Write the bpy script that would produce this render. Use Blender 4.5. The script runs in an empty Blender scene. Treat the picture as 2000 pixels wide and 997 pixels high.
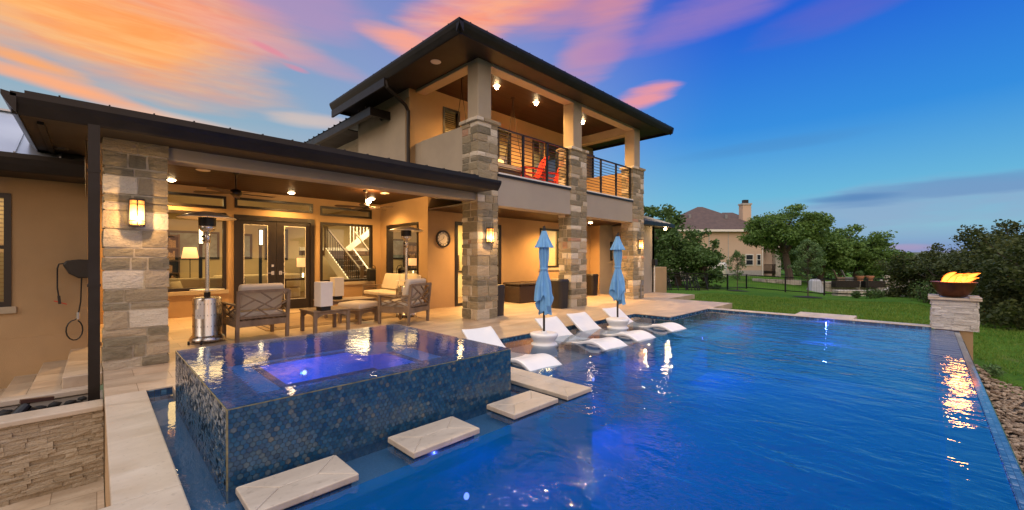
import bpy, bmesh, math, random
from mathutils import Vector, Matrix
random.seed(7)
R = math.radians
S = bpy.context.scene
COL = S.collection

# ------------------------------------------------------------------ camera
cam = bpy.data.cameras.new("camera")
cam.sensor_width = 36.0
cam.lens = 36.0 * 811.0 / 2000.0
cam.shift_y = 0.0042
cam.clip_start = 0.05
cam.clip_end = 6000
camo = bpy.data.objects.new("camera", cam)
COL.objects.link(camo)
camo.location = (0, 0, 1.35)
camo.rotation_euler = (R(90), 0, R(-45))
S.camera = camo

# ------------------------------------------------------------------ view
S.render.engine = 'CYCLES'
S.view_settings.view_transform = 'Standard'
S.view_settings.look = 'None'
S.view_settings.exposure = 0.0
S.view_settings.gamma = 1.0
S.cycles.use_denoising = True
S.cycles.max_bounces = 8
S.cycles.transparent_max_bounces = 24
S.cycles.caustics_reflective = False
S.cycles.sample_clamp_indirect = 6.0
S.cycles.use_light_tree = True

# ------------------------------------------------------------------ world : dusk sky
def lin(c):
    return tuple(((v / 255.0) / 12.92 if v / 255.0 <= 0.04045 else ((v / 255.0 + 0.055) / 1.055) ** 2.4) for v in c)

W = bpy.data.worlds.new("World")
S.world = W
W.use_nodes = True
wn, wl = W.node_tree.nodes, W.node_tree.links
wn.clear()
def N(t, **k):
    n = wn.new(t)
    for a, b in k.items():
        setattr(n, a, b)
    return n
def mth(op, a, b=None, c=None):
    n = N('ShaderNodeMath', operation=op)
    for i, v in enumerate((a, b, c)):
        if v is None: continue
        if isinstance(v, (int, float)): n.inputs[i].default_value = v
        else: wl.new(v, n.inputs[i])
    return n.outputs[0]
def vdot(a, v):
    n = N('ShaderNodeVectorMath', operation='DOT_PRODUCT')
    wl.new(a, n.inputs[0]); n.inputs[1].default_value = v
    return n.outputs['Value']
def sstep(x, a, b):
    n = N('ShaderNodeMapRange', interpolation_type='SMOOTHSTEP')
    wl.new(x, n.inputs[0])
    n.inputs[1].default_value = a; n.inputs[2].default_value = b
    n.inputs[3].default_value = 0; n.inputs[4].default_value = 1
    return n.outputs[0]
def mixc(f, a, b, blend='MIX'):
    n = N('ShaderNodeMix', data_type='RGBA', blend_type=blend)
    if isinstance(f, (int, float)): n.inputs[0].default_value = f
    else: wl.new(f, n.inputs[0])
    for i, v in ((6, a), (7, b)):
        if isinstance(v, tuple): n.inputs[i].default_value = (*v, 1)
        else: wl.new(v, n.inputs[i])
    return n.outputs[2]
def ramp(x, stops):
    n = N('ShaderNodeValToRGB')
    e = n.color_ramp.elements
    while len(e) > 1: e.remove(e[-1])
    e[0].position = stops[0][0]; e[0].color = (*lin(stops[0][1]), 1)
    for p, c in stops[1:]:
        q = e.new(p); q.color = (*lin(c), 1)
    wl.new(x, n.inputs[0])
    return n.outputs[0]
def pixdir(x, y):            # compass direction of a spot of sky as seen from the terrace
    u, v = (x - 1000) / 811.0, (507 - y) / 811.0
    return Vector((0.70711 * (1 + u), 0.70711 * (1 - u), v)).normalized()

tc = N('ShaderNodeTexCoord')
D = tc.outputs['Generated']
sep = N('ShaderNodeSeparateXYZ'); wl.new(D, sep.inputs[0])
zz = sep.outputs[2]
el = mth('MULTIPLY', mth('MAXIMUM', zz, 0.0), 1.7)
# warm distortion of cloud shapes
nz = N('ShaderNodeTexNoise'); nz.inputs['Scale'].default_value = 3.2; nz.inputs['Detail'].default_value = 7
nz.inputs['Roughness'].default_value = 0.55; nz.inputs['Distortion'].default_value = 0.4
mp = N('ShaderNodeMapping'); wl.new(D, mp.inputs[0]); mp.inputs['Scale'].default_value = (1.0, 1.0, 4.6)
wl.new(mp.outputs[0], nz.inputs['Vector'])
fib = N('ShaderNodeTexNoise'); fib.inputs['Scale'].default_value = 7.0; fib.inputs['Detail'].default_value = 5
mp2 = N('ShaderNodeMapping'); wl.new(D, mp2.inputs[0]); mp2.inputs['Scale'].default_value = (1.0, 1.0, 9.0)
mp2.inputs['Rotation'].default_value = (0.12, 0.1, 0)
wl.new(mp2.outputs[0], fib.inputs['Vector'])
tex = N('ShaderNodeTexNoise'); tex.inputs['Scale'].default_value = 5.5; tex.inputs['Detail'].default_value = 9; tex.inputs['Roughness'].default_value = 0.62; tex.inputs['Distortion'].default_value = 0.6
wl.new(mp2.outputs[0], tex.inputs['Vector'])
nfac = mth('SUBTRACT', nz.outputs[0], 0.5)
ffac = mth('SUBTRACT', fib.outputs[0], 0.5)

left = ramp(el, [(0.0, (222, 196, 176)), (0.14, (216, 198, 184)), (0.30, (184, 182, 186)), (0.46, (136, 168, 190)), (0.62, (128, 158, 190)), (0.9, (130, 138, 185))])
mid = ramp(el, [(0.0, (205, 190, 190)), (0.15, (160, 186, 205)), (0.35, (140, 168, 208)), (0.65, (128, 148, 205)), (0.95, (110, 124, 196))])
right = ramp(el, [(0.0, (172, 150, 185)), (0.03, (122, 150, 198)), (0.10, (128, 184, 210)), (0.22, (96, 178, 216)), (0.45, (36, 136, 220)), (0.75, (10, 92, 212)), (1.0, (4, 62, 195))])
side = vdot(D, (0.70711, -0.70711, 0.0))
base = mixc(sstep(side, -0.62, -0.02), left, mid)
base = mixc(sstep(side, -0.05, 0.45), base, right)

def blob(px, py, ra, rb, tilt, col, dens=1.0, nk=1.4, fk=0.65, col2=None):
    """one bank of cloud: centre direction, half extents in radians, tilt in degrees"""
    global base
    c = pixdir(px, py)
    rt = Vector((c.y, -c.x, 0)).normalized()
    up = rt.cross(c) * 1.0
    up = up if up.z > 0 else -up
    ct, st = math.cos(R(tilt)), math.sin(R(tilt))
    e1 = rt * ct + up * st
    e2 = up * ct - rt * st
    a = mth('DIVIDE', vdot(D, tuple(e1)), ra)
    b = mth('DIVIDE', vdot(D, tuple(e2)), rb)
    r2 = mth('ADD', mth('MULTIPLY', a, a), mth('MULTIPLY', b, b))
    q = mth('SUBTRACT', 1.0, r2)
    q = mth('ADD', q, mth('MULTIPLY', nfac, nk))
    q = mth('ADD', q, mth('MULTIPLY', ffac, fk))
    m = mth('MULTIPLY', sstep(q, 0.0, 1.15), dens)
    m = mth('MULTIPLY', m, sstep(vdot(D, tuple(c)), 0.0, 0.4))
    cc = lin(col) if col2 is None else mixc(sstep(tex.outputs[0], 0.30, 0.72), lin(col), lin(col2))
    base = mixc(m, base, cc)

blob(330, 24, 0.25, 0.085, 0, (250, 146, 98), 1.0, 1.1, 0.5, (255, 176, 128))
blob(120, 36, 0.35, 0.10, -4, (255, 156, 76), 1.0, 1.1, 0.5, (255, 186, 112))
blob(40, 112, 0.09, 0.016, -8, (255, 165, 88), 1.0, 0.8)
blob(90, 158, 0.17, 0.017, -7, (255, 168, 112), 1.0, 0.8)
blob(560, 100, 0.20, 0.03, -10, (222, 150, 160), 0.45)
blob(900, 30, 0.17, 0.085, 20, (240, 138, 122), 0.95, col2=(255, 170, 140))
blob(600, 20, 0.16, 0.06, 0, (190, 140, 180), 0.55)
blob(1000, 20, 0.17, 0.045, 14, (255, 146, 104), 1.0, col2=(255, 170, 128))
blob(780, 78, 0.10, 0.03, -12, (255, 162, 130), 0.8)
blob(1190, 55, 0.07, 0.17, -42, (205, 140, 165), 0.7)
blob(1120, 20, 0.22, 0.05, 6, (225, 140, 140), 0.6)
blob(1380, 25, 0.24, 0.05, 8, (150, 118, 190), 0.75)
blob(1640, 20, 0.16, 0.04, 8, (100, 95, 195), 0.5)
blob(1258, 194, 0.085, 0.034, 12, (238, 148, 152), 0.9, 2.2, 1.4)
blob(525, 96, 0.045, 0.008, -16, (226, 130, 150), 0.8, 0.5)
blob(580, 135, 0.03, 0.007, -10, (224, 130, 150), 0.7, 0.5)
blob(620, 238, 0.11, 0.02, 0, (240, 200, 170), 0.5, 1.8)
blob(440, 262, 0.2, 0.02, -6, (250, 196, 160), 0.7, 1.0)
blob(1720, 408, 0.38, 0.050, 3, (136, 162, 200), 0.7, 2.2, 1.2)
blob(1880, 365, 0.30, 0.020, 2, (78, 130, 188), 0.5, 2.8, 1.8)
blob(1650, 388, 0.09, 0.009, 0, (70, 125, 184), 0.8, 0.6)
blob(1500, 285, 0.22, 0.016, 2, (62, 132, 196), 0.4, 1.0)
blob(1770, 484, 0.05, 0.008, 0, (178, 150, 186), 0.6, 0.8)
blob(1560, 440, 0.10, 0.02, 0, (104, 168, 214), 0.4, 1.2)

# afterglow behind the viewer; sky there and overhead brightened, out of view, as fill
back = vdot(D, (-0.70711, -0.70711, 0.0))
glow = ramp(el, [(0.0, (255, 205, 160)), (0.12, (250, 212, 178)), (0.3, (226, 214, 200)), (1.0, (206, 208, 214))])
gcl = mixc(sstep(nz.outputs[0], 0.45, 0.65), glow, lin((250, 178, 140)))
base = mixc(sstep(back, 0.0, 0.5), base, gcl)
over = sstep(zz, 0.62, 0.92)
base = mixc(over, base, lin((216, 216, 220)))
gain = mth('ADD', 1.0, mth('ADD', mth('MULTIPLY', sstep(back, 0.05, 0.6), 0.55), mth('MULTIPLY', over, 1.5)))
sky = N('ShaderNodeTexSky'); sky.sky_type = 'NISHITA'; sky.sun_disc = False
sky.sun_elevation = R(2); sky.sun_rotation = R(200)
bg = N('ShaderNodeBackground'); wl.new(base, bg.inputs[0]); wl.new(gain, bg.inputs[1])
bg2 = N('ShaderNodeBackground'); wl.new(sky.outputs[0], bg2.inputs[0]); bg2.inputs[1].default_value = 0.025
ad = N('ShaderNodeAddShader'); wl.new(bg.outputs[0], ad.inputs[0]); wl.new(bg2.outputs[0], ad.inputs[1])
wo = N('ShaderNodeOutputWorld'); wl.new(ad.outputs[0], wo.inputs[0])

sun = bpy.data.lights.new("afterglow_sun", 'SUN')
sun.energy = 0.5; sun.angle = R(25); sun.color = (1.0, 0.86, 0.68)
suno = bpy.data.objects.new("afterglow_sun", sun); COL.objects.link(suno)
suno.rotation_euler = (R(62), 0, R(-68))

# ------------------------------------------------------------------ materials
class NT:
    def __init__(s, m):
        s.t = m.node_tree; s.n = s.t.nodes; s.l = s.t.links
    def new(s, t, **k):
        n = s.n.new(t)
        for a, b in k.items(): setattr(n, a, b)
        return n
    def put(s, sock, v):
        if isinstance(v, (int, float)): sock.default_value = v
        elif isinstance(v, tuple): sock.default_value = (*v, 1) if len(sock.default_value) == 4 and len(v) == 3 else v
        else: s.l.new(v, sock)
    def noise(s, scale, detail=4, vec=None, stretch=None, rough=0.55, dist=0.0):
        n = s.new('ShaderNodeTexNoise')
        n.inputs['Scale'].default_value = scale; n.inputs['Detail'].default_value = detail
        n.inputs['Roughness'].default_value = rough; n.inputs['Distortion'].default_value = dist
        v = vec if vec is not None else s.pos()
        if stretch:
            m = s.new('ShaderNodeMapping'); s.l.new(v, m.inputs[0]); m.inputs['Scale'].default_value = stretch; v = m.outputs[0]
        s.l.new(v, n.inputs['Vector'])
        return n.outputs[0]
    def pos(s):
        if not hasattr(s, '_p'): s._p = s.new('ShaderNodeTexCoord').outputs['Object']
        return s._p
    def mix(s, f, a, b, blend='MIX'):
        n = s.new('ShaderNodeMix', data_type='RGBA', blend_type=blend)
        s.put(n.inputs[0], f); s.put(n.inputs[6], a); s.put(n.inputs[7], b)
        return n.outputs[2]
    def math(s, op, a, b=0.0):
        n = s.new('ShaderNodeMath', operation=op); s.put(n.inputs[0], a); s.put(n.inputs[1], b)
        return n.outputs[0]
    def rng(s, x, a, b, c=0.0, d=1.0):
        n = s.new('ShaderNodeMapRange'); s.l.new(x, n.inputs[0])
        for i, v in zip((1, 2, 3, 4), (a, b, c, d)): n.inputs[i].default_value = v
        return n.outputs[0]
    def ramp(s, x, stops, const=False):
        n = s.new('ShaderNodeValToRGB'); e = n.color_ramp.elements
        if const: n.color_ramp.interpolation = 'CONSTANT'
        while len(e) > 1: e.remove(e[-1])
        e[0].position = stops[0][0]; e[0].color = (*stops[0][1], 1)
        for p, c in stops[1:]:
            q = e.new(p); q.color = (*c, 1)
        s.l.new(x, n.inputs[0]); return n.outputs[0]
    def bump(s, h, strength=0.3, dist=0.01, normal=None):
        n = s.new('ShaderNodeBump'); n.inputs['Strength'].default_value = strength; n.inputs['Distance'].default_value = dist
        s.l.new(h, n.inputs['Height'])
        if normal is not None: s.l.new(normal, n.inputs['Normal'])
        return n.outputs[0]
    def island(s):
        return s.new('ShaderNodeNewGeometry').outputs['Random Per Island']

def newmat(name):
    m = bpy.data.materials.new(name); m.use_nodes = True
    nt = NT(m); nt.b = nt.n['Principled BSDF']; nt.out = nt.n['Material Output']
    return m, nt
def pbr(name, col, rough=0.6, metal=0.0, var=0.12, vs=3.0, bump=0.0, bs=40.0, spec=None, stretch=None, coat=0.0, emis=None, es=0.0, bd=0.01):
    m, t = newmat(name)
    if var > 0:
        n = t.noise(vs, 5, stretch=stretch)
        lo = tuple(c * (1 - var) for c in col); hi = tuple(min(1, c * (1 + var)) for c in col)
        t.put(t.b.inputs['Base Color'], t.mix(t.rng(n, 0.3, 0.7), lo, hi))
        t.put(t.b.inputs['Roughness'], t.rng(n, 0.3, 0.7, max(0.02, rough - 0.06), min(1, rough + 0.06)))
    else:
        t.put(t.b.inputs['Base Color'], col); t.b.inputs['Roughness'].default_value = rough
    t.b.inputs['Metallic'].default_value = metal
    if spec is not None: t.b.inputs['Specular IOR Level'].default_value = spec
    if coat: t.b.inputs['Coat Weight'].default_value = coat
    if bump > 0:
        t.put(t.b.inputs['Normal'], t.bump(t.noise(bs, 6, stretch=stretch), bump, bd))
    if emis: 
        t.b.inputs['Emission Color'].default_value = (*emis, 1); t.b.inputs['Emission Strength'].default_value = es
    return m
M = {}
M['stucco'] = pbr('stucco', (0.42, 0.35, 0.255), 0.9, var=0.11, vs=1.3, bump=0.4, bs=130)
M['stucco_tan'] = pbr('stucco_tan', (0.42, 0.28, 0.148), 0.9, var=0.14, vs=0.8, bump=0.5, bs=130)
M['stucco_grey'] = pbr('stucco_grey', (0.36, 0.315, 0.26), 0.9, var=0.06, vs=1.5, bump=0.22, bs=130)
M['dark_metal'] = pbr('dark_bronze_metal', (0.022, 0.018, 0.016), 0.42, 0.5, var=0.25, vs=4)
M['black_metal'] = pbr('black_powder_coat', (0.012, 0.012, 0.013), 0.4, 0.3, var=0.2, vs=8)
M['soffit'] = pbr('brown_soffit', (0.015, 0.009, 0.006), 0.6, var=0.15, vs=2)
M['frame'] = pbr('dark_window_frame', (0.013, 0.008, 0.006), 0.4, var=0.2, vs=6)
M['white_trim'] = pbr('white_trim', (0.75, 0.72, 0.66), 0.5, var=0.04)
M['roofmetal'] = pbr('galvanised_roof', (0.50, 0.52, 0.56), 0.38, 0.7, var=0.06, vs=1)
M['steel'] = pbr('brushed_steel', (0.62, 0.60, 0.58), 0.28, 1.0, var=0.12, vs=30, stretch=(1, 1, 0.05))
M['pole_steel'] = pbr('polished_pole', (0.62, 0.60, 0.58), 0.25, 1.0, var=0)
M['alum'] = pbr('bright_aluminium', (0.80, 0.78, 0.74), 0.35, 0.8, var=0.05, vs=5)
M['cushion'] = pbr('oatmeal_cushion', (0.60, 0.54, 0.46), 0.95, var=0.05, vs=6, bump=0.3, bs=260)
M['teak'] = pbr('weathered_teak', (0.20, 0.145, 0.10), 0.7, var=0.3, vs=9, bump=0.2, bs=60, stretch=(1, 1, 0.4))
M['white_res'] = pbr('white_resin', (0.80, 0.80, 0.80), 0.35, var=0.03, vs=5)
M['blue_fab'] = pbr('blue_canvas', (0.17, 0.40, 0.70), 0.85, var=0.12, vs=7, bump=0.2, bs=220)
M['black_plastic'] = pbr('black_resin', (0.018, 0.014, 0.012), 0.5, var=0.2, vs=6)
M['wicker'] = pbr('brown_wicker', (0.035, 0.018, 0.012), 0.55, var=0.25, vs=12, bump=0.5, bs=60)
M['red'] = pbr('red_paint', (0.55, 0.03, 0.015), 0.5, var=0.1)
M['rope'] = pbr('rope', (0.03, 0.018, 0.012), 0.9)
M['black_fab'] = pbr('dark_fabric', (0.03, 0.025, 0.025), 0.9)
M['paper'] = pbr('white_label', (0.7, 0.7, 0.72), 0.6, var=0.03)
M['darkwood'] = pbr('dark_walnut', (0.06, 0.03, 0.016), 0.45, var=0.3, vs=5, stretch=(1, 6, 6))
M['bark'] = pbr('bark', (0.075, 0.058, 0.045), 0.95, var=0.35, vs=9, bump=0.6, bs=30, stretch=(1, 1, 0.3))
M['brown_shingle'] = pbr('brown_shingle', (0.105, 0.072, 0.065), 0.9, var=0.2, vs=2.0, bump=0.4, bs=20)
M['neigh_wall'] = pbr('neighbour_stucco', (0.58, 0.43, 0.32), 0.9, var=0.05, vs=0.5)
M['limestone'] = pbr('limestone', (0.42, 0.38, 0.32), 0.95, var=0.25, vs=2.5, bump=0.5, bs=12)
M['mulch'] = pbr('mulch', (0.02, 0.016, 0.013), 0.95, var=0.4, vs=20, bump=0.8, bs=50)
M['terracotta'] = pbr('terracotta', (0.42, 0.19, 0.10), 0.8)
def mk_amber():
    m, t = newmat('amber_lit_glass')
    s = t.new('ShaderNodeSeparateXYZ'); t.l.new(t.pos(), s.inputs[0])
    c = t.ramp(t.rng(s.outputs[2], -0.16, 0.16), [(0.0, (1.0, 0.42, 0.07)), (0.35, (1.0, 0.72, 0.30)), (0.55, (1.0, 0.62, 0.2)), (0.8, (0.95, 0.33, 0.06)), (1.0, (0.75, 0.22, 0.04))])
    k = t.ramp(t.rng(s.outputs[2], -0.16, 0.16), [(0.0, (0.35,)*3), (0.33, (1,)*3), (0.6, (0.55,)*3), (1.0, (0.2,)*3)])
    t.put(t.b.inputs['Base Color'], (0.6, 0.3, 0.08)); t.b.inputs['Roughness'].default_value = 0.4
    t.l.new(c, t.b.inputs['Emission Color']); t.l.new(t.math('MULTIPLY', k, 5.0), t.b.inputs['Emission Strength'])
    return m
M['amber'] = mk_amber()
M['amber_core'] = pbr('lamp_core', (1, 0.8, 0.5), 0.4, var=0, emis=(1.0, 0.72, 0.36), es=22.0)
M['bulb'] = pbr('lit_bulb', (1, 0.85, 0.6), 0.4, var=0, emis=(1.0, 0.70, 0.36), es=70.0)
M['blue_led'] = pbr('blue_pool_lens', (0.2, 0.3, 1), 0.3, var=0, emis=(0.16, 0.22, 1.0), es=9.0)
M['warm_shade'] = pbr('lit_lamp_shade', (0.9, 0.6, 0.35), 0.7, var=0, emis=(1.0, 0.45, 0.16), es=1.6)
M['warm_glow'] = pbr('lit_white_diffuser', (0.9, 0.8, 0.6), 0.7, var=0, emis=(1.0, 0.78, 0.42), es=5.0)
M['paint_in'] = pbr('interior_paint', (0.62, 0.52, 0.33), 0.85, var=0.03)
M['floor_in'] = pbr('interior_floor', (0.20, 0.12, 0.07), 0.4, var=0.2, vs=3)
M['cab'] = pbr('cream_cabinet', (0.70, 0.64, 0.50), 0.5, var=0.03)
M['clock_face'] = pbr('clock_face', (0.72, 0.66, 0.58), 0.6, var=0.04)
M['lava'] = pbr('black_lava', (0.012, 0.012, 0.013), 0.75, var=0.4, vs=20, bump=0.5, bs=60)
M['bowl'] = pbr('bronze_bowl', (0.10, 0.035, 0.015), 0.45, 0.6, var=0.3, vs=8)
M['blinds'] = pbr('wooden_blinds', (0.55, 0.38, 0.20), 0.6, var=0.1)
M['grey_plastic'] = pbr('grey_box', (0.2, 0.2, 0.21), 0.5)
M['lampwhite'] = pbr('white_lantern_fabric', (0.74, 0.72, 0.70), 0.7, var=0.03, vs=9)
M['sofa_in'] = pbr('indoor_sofa', (0.55, 0.47, 0.33), 0.9, var=0.05)
M['art_blue'] = pbr('picture_print', (0.25, 0.32, 0.42), 0.6, var=0.4, vs=4)
M['concrete'] = pbr('pale_foundation', (0.42, 0.40, 0.38), 0.9, var=0.1)

def mk_flame():
    m, t = newmat('fire')
    t.n.remove(t.b)
    sepz = t.new('ShaderNodeSeparateXYZ'); t.l.new(t.pos(), sepz.inputs[0])
    h = t.rng(sepz.outputs[2], 0.02, 0.26)
    lw = t.new('ShaderNodeLayerWeight'); lw.inputs[0].default_value = 0.35
    f = t.math('ADD', t.math('MULTIPLY', h, 0.62), t.math('MULTIPLY', lw.outputs['Facing'], 0.30))
    c = t.ramp(f, [(0.0, (1, 0.80, 0.48)), (0.35, (1, 0.58, 0.18)), (0.6, (1, 0.27, 0.035)), (0.85, (0.95, 0.10, 0.008))])
    st = t.rng(f, 0.15, 0.85, 18.0, 1.5)
    e = t.new('ShaderNodeEmission'); t.l.new(c, e.inputs[0]); t.l.new(st, e.inputs[1])
    tr = t.new('ShaderNodeBsdfTransparent'); mx = t.new('ShaderNodeMixShader')
    nn = t.noise(22, 4, stretch=(1, 1, 0.5), dist=1.0)
    k = t.math('ADD', t.math('MULTIPLY', lw.outputs['Facing'], 1.3), t.math('MULTIPLY', t.math('SUBTRACT', nn, 0.5), 1.4))
    k = t.rng(t.math('ADD', k, t.math('MULTIPLY', h, 0.3)), 0.8, 1.35)
    t.l.new(k, mx.inputs[0]); t.l.new(e.outputs[0], mx.inputs[1]); t.l.new(tr.outputs[0], mx.inputs[2])
    t.l.new(mx.outputs[0], t.out.inputs[0])
    return m
M['flame'] = mk_flame()

def mk_wood_ceiling():
    m, t = newmat('stained_board_ceiling')
    w = t.new('ShaderNodeTexWave', wave_type='BANDS', bands_direction='Y', wave_profile='SAW')
    t.l.new(t.pos(), w.inputs[0]); w.inputs['Scale'].default_value = 1.1; w.inputs['Distortion'].default_value = 0
    n = t.noise(3, 6, stretch=(1.0, 14, 1))
    c = t.mix(n, (0.014, 0.005, 0.002), (0.056, 0.021, 0.008))
    t.put(t.b.inputs['Base Color'], c)
    t.b.inputs['Roughness'].default_value = 0.5
    t.b.inputs['Specular IOR Level'].default_value = 0.25
    g = t.rng(w.outputs[1], 0.0, 0.06)
    t.put(t.b.inputs['Normal'], t.bump(g, 0.5, 0.01))
    return m
M['ceil'] = mk_wood_ceiling()

def mk_stone():
    m, t = newmat('ledgestone')
    i = t.island()
    c = t.ramp(i, [(0, (0.215, 0.18, 0.11)), (0.18, (0.30, 0.245, 0.15)), (0.32, (0.175, 0.15, 0.095)), (0.48, (0.52, 0.44, 0.32)),
                   (0.58, (0.33, 0.26, 0.16)), (0.72, (0.68, 0.60, 0.47)), (0.82, (0.235, 0.20, 0.125)), (0.88, (0.46, 0.36, 0.23)), (0.95, (0.44, 0.25, 0.155))], const=True)
    n1 = t.noise(9, 8, rough=0.65, stretch=(1, 1, 2.2)); n2 = t.noise(42, 5)
    c = t.mix(t.rng(n1, 0.4, 0.75, 0, 0.35), c, (0.50, 0.42, 0.31))
    c = t.mix(t.rng(n2, 0.5, 0.75, 0, 0.28), c, (0.12, 0.10, 0.08))
    t.put(t.b.inputs['Base Color'], c); t.b.inputs['Roughness'].default_value = 0.9
    h = t.math('ADD', n1, t.math('MULTIPLY', n2, 0.35))
    t.put(t.b.inputs['Normal'], t.bump(h, 0.7, 0.03))
    return m
M['stone'] = mk_stone()
M['mortar'] = pbr('mortar', (0.52, 0.45, 0.34), 0.95, var=0.12, vs=12, bump=0.4, bs=50)

def mk_split(name, lo, hi):
    m, t = newmat(name)
    i = t.island(); n1 = t.noise(14, 8, rough=0.65, stretch=(1, 1, 2.5)); n2 = t.noise(60, 4)
    c = t.mix(i, lo, hi)
    c = t.mix(t.rng(n1, 0.45, 0.75, 0, 0.35), c, tuple(v * 0.72 for v in lo))
    t.put(t.b.inputs['Base Color'], c); t.b.inputs['Roughness'].default_value = 0.92
    t.put(t.b.inputs['Normal'], t.bump(t.math('ADD', n1, t.math('MULTIPLY', n2, 0.3)), 0.9, 0.03))
    return m
M['split'] = mk_split('split_face_travertine', (0.37, 0.295, 0.205), (0.47, 0.385, 0.275))
M['split_white'] = mk_split('split_face_limestone', (0.52, 0.49, 0.44), (0.70, 0.67, 0.62))

def mk_travertine(name='travertine_pavers', joints=True, c0=(0.40, 0.30, 0.205), c1=(0.58, 0.475, 0.35)):
    m, t = newmat(name)
    n1 = t.noise(1.7, 8, rough=0.6, dist=0.6, stretch=(1, 2.6, 1)); n2 = t.noise(28, 6)
    c = t.mix(t.rng(n1, 0.33, 0.68), c0, c1)
    c = t.mix(t.rng(n2, 0.60, 0.72, 0, 0.45), c, tuple(v * 0.6 for v in c0))
    if joints:
        b = t.new('ShaderNodeTexBrick'); t.l.new(t.pos(), b.inputs[0])
        b.inputs['Scale'].default_value = 1.0; b.inputs['Brick Width'].default_value = 0.61; b.inputs['Row Height'].default_value = 0.406
        b.inputs['Mortar Size'].default_value = 0.004; b.inputs['Mortar Smooth'].default_value = 0.3
        b.inputs['Color1'].default_value = (0.86, 0.86, 0.86, 1); b.inputs['Color2'].default_value = (1.08, 1.04, 1.0, 1)
        b.inputs['Mortar'].default_value = (0.55, 0.5, 0.45, 1)
        c = t.mix(1.0, c, b.outputs[0], 'MULTIPLY')
        t.put(t.b.inputs['Normal'], t.bump(t.math('SUBTRACT', n2, t.math('MULTIPLY', b.outputs[1], 2.0)), 0.12, 0.01))
    else:
        t.put(t.b.inputs['Normal'], t.bump(n2, 0.15, 0.01))
    t.put(t.b.inputs['Base Color'], c)
    t.put(t.b.inputs['Roughness'], t.rng(n1, 0.3, 0.7, 0.35, 0.6))
    return m
M['trav'] = mk_travertine()
M['coping'] = mk_travertine('travertine_coping', False, (0.42, 0.345, 0.26), (0.57, 0.48, 0.375))

def mk_tile(name, cols, rough=0.12, mosaic=0.0):
    m, t = newmat(name)
    if mosaic:
        v = t.new('ShaderNodeTexVoronoi', distance='CHEBYCHEV'); v.inputs['Randomness'].default_value = 0.0
        v.inputs['Scale'].default_value = 1 / mosaic; t.l.new(t.pos(), v.inputs['Vector'])
        cs = t.new('ShaderNodeSeparateColor'); t.l.new(v.outputs['Color'], cs.inputs[0])
        i = cs.outputs[0]
        e = t.rng(v.outputs['Distance'], 0.40, 0.47)
        c = t.ramp(i, cols)
        c = t.mix(e, c, (0.03, 0.04, 0.05))
    else:
        i = t.island(); c = t.ramp(i, cols)
        n = t.noise(55, 4)
        c = t.mix(t.rng(n, 0.4, 0.7, 0, 0.5), c, (0.01, 0.05, 0.12))
        t.put(t.b.inputs['Normal'], t.bump(t.noise(26, 3), 0.35, 0.01))
    t.put(t.b.inputs['Base Color'], c)
    t.b.inputs['Roughness'].default_value = rough
    t.b.inputs['Coat Weight'].default_value = 0.4; t.b.inputs['Coat Roughness'].default_value = 0.05
    return m
M['hex'] = mk_tile('blue_hexagon_tile', [(0, (0.014, 0.052, 0.11)), (0.35, (0.018, 0.075, 0.155)), (0.6, (0.024, 0.095, 0.185)), (0.85, (0.045, 0.10, 0.15)), (0.97, (0.08, 0.12, 0.15)), (1, (0.14, 0.145, 0.13))], 0.14)
M['hex_rim'] = mk_tile('blue_hexagon_rim_tile', [(0, (0.02, 0.09, 0.20)), (0.5, (0.035, 0.14, 0.30)), (0.85, (0.07, 0.18, 0.30)), (1, (0.16, 0.24, 0.30))], 0.2)
M['grout'] = pbr('dark_grout', (0.015, 0.03, 0.05), 0.5, var=0.2, vs=20)
M['band'] = mk_tile('blue_mosaic_waterline', [(0, (0.01, 0.03, 0.09)), (0.5, (0.015, 0.07, 0.18)), (0.85, (0.03, 0.14, 0.28)), (1, (0.12, 0.24, 0.34))], 0.2, mosaic=0.05)
M['edge_tile'] = mk_tile('wet_mosaic_edge', [(0, (0.02, 0.06, 0.12)), (0.5, (0.045, 0.11, 0.19)), (0.85, (0.09, 0.17, 0.25)), (1, (0.20, 0.26, 0.32))], 0.12, mosaic=0.03)
def mk_plaster(name, a, b, sc=2.0):
    m, t = newmat(name)
    n = t.noise(sc, 5); n2 = t.noise(140, 2)
    c = t.mix(t.rng(n, 0.3, 0.7), a, b)
    c = t.mix(t.rng(n2, 0.45, 0.7, 0, 0.25), c, tuple(min(1, v * 2) for v in b))
    t.put(t.b.inputs['Base Color'], c); t.b.inputs['Roughness'].default_value = 0.7
    return m
M['pool_deep'] = mk_plaster('blue_pebble_deep', (0.0, 0.09, 0.32), (0.004, 0.125, 0.38), 1.0)
M['pool_shelf'] = mk_plaster('blue_pebble_shelf', (0.055, 0.15, 0.27), (0.07, 0.175, 0.30))
M['spa_plaster'] = mk_plaster('blue_spa_plaster', (0.05, 0.22, 0.60), (0.08, 0.28, 0.68))

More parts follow.
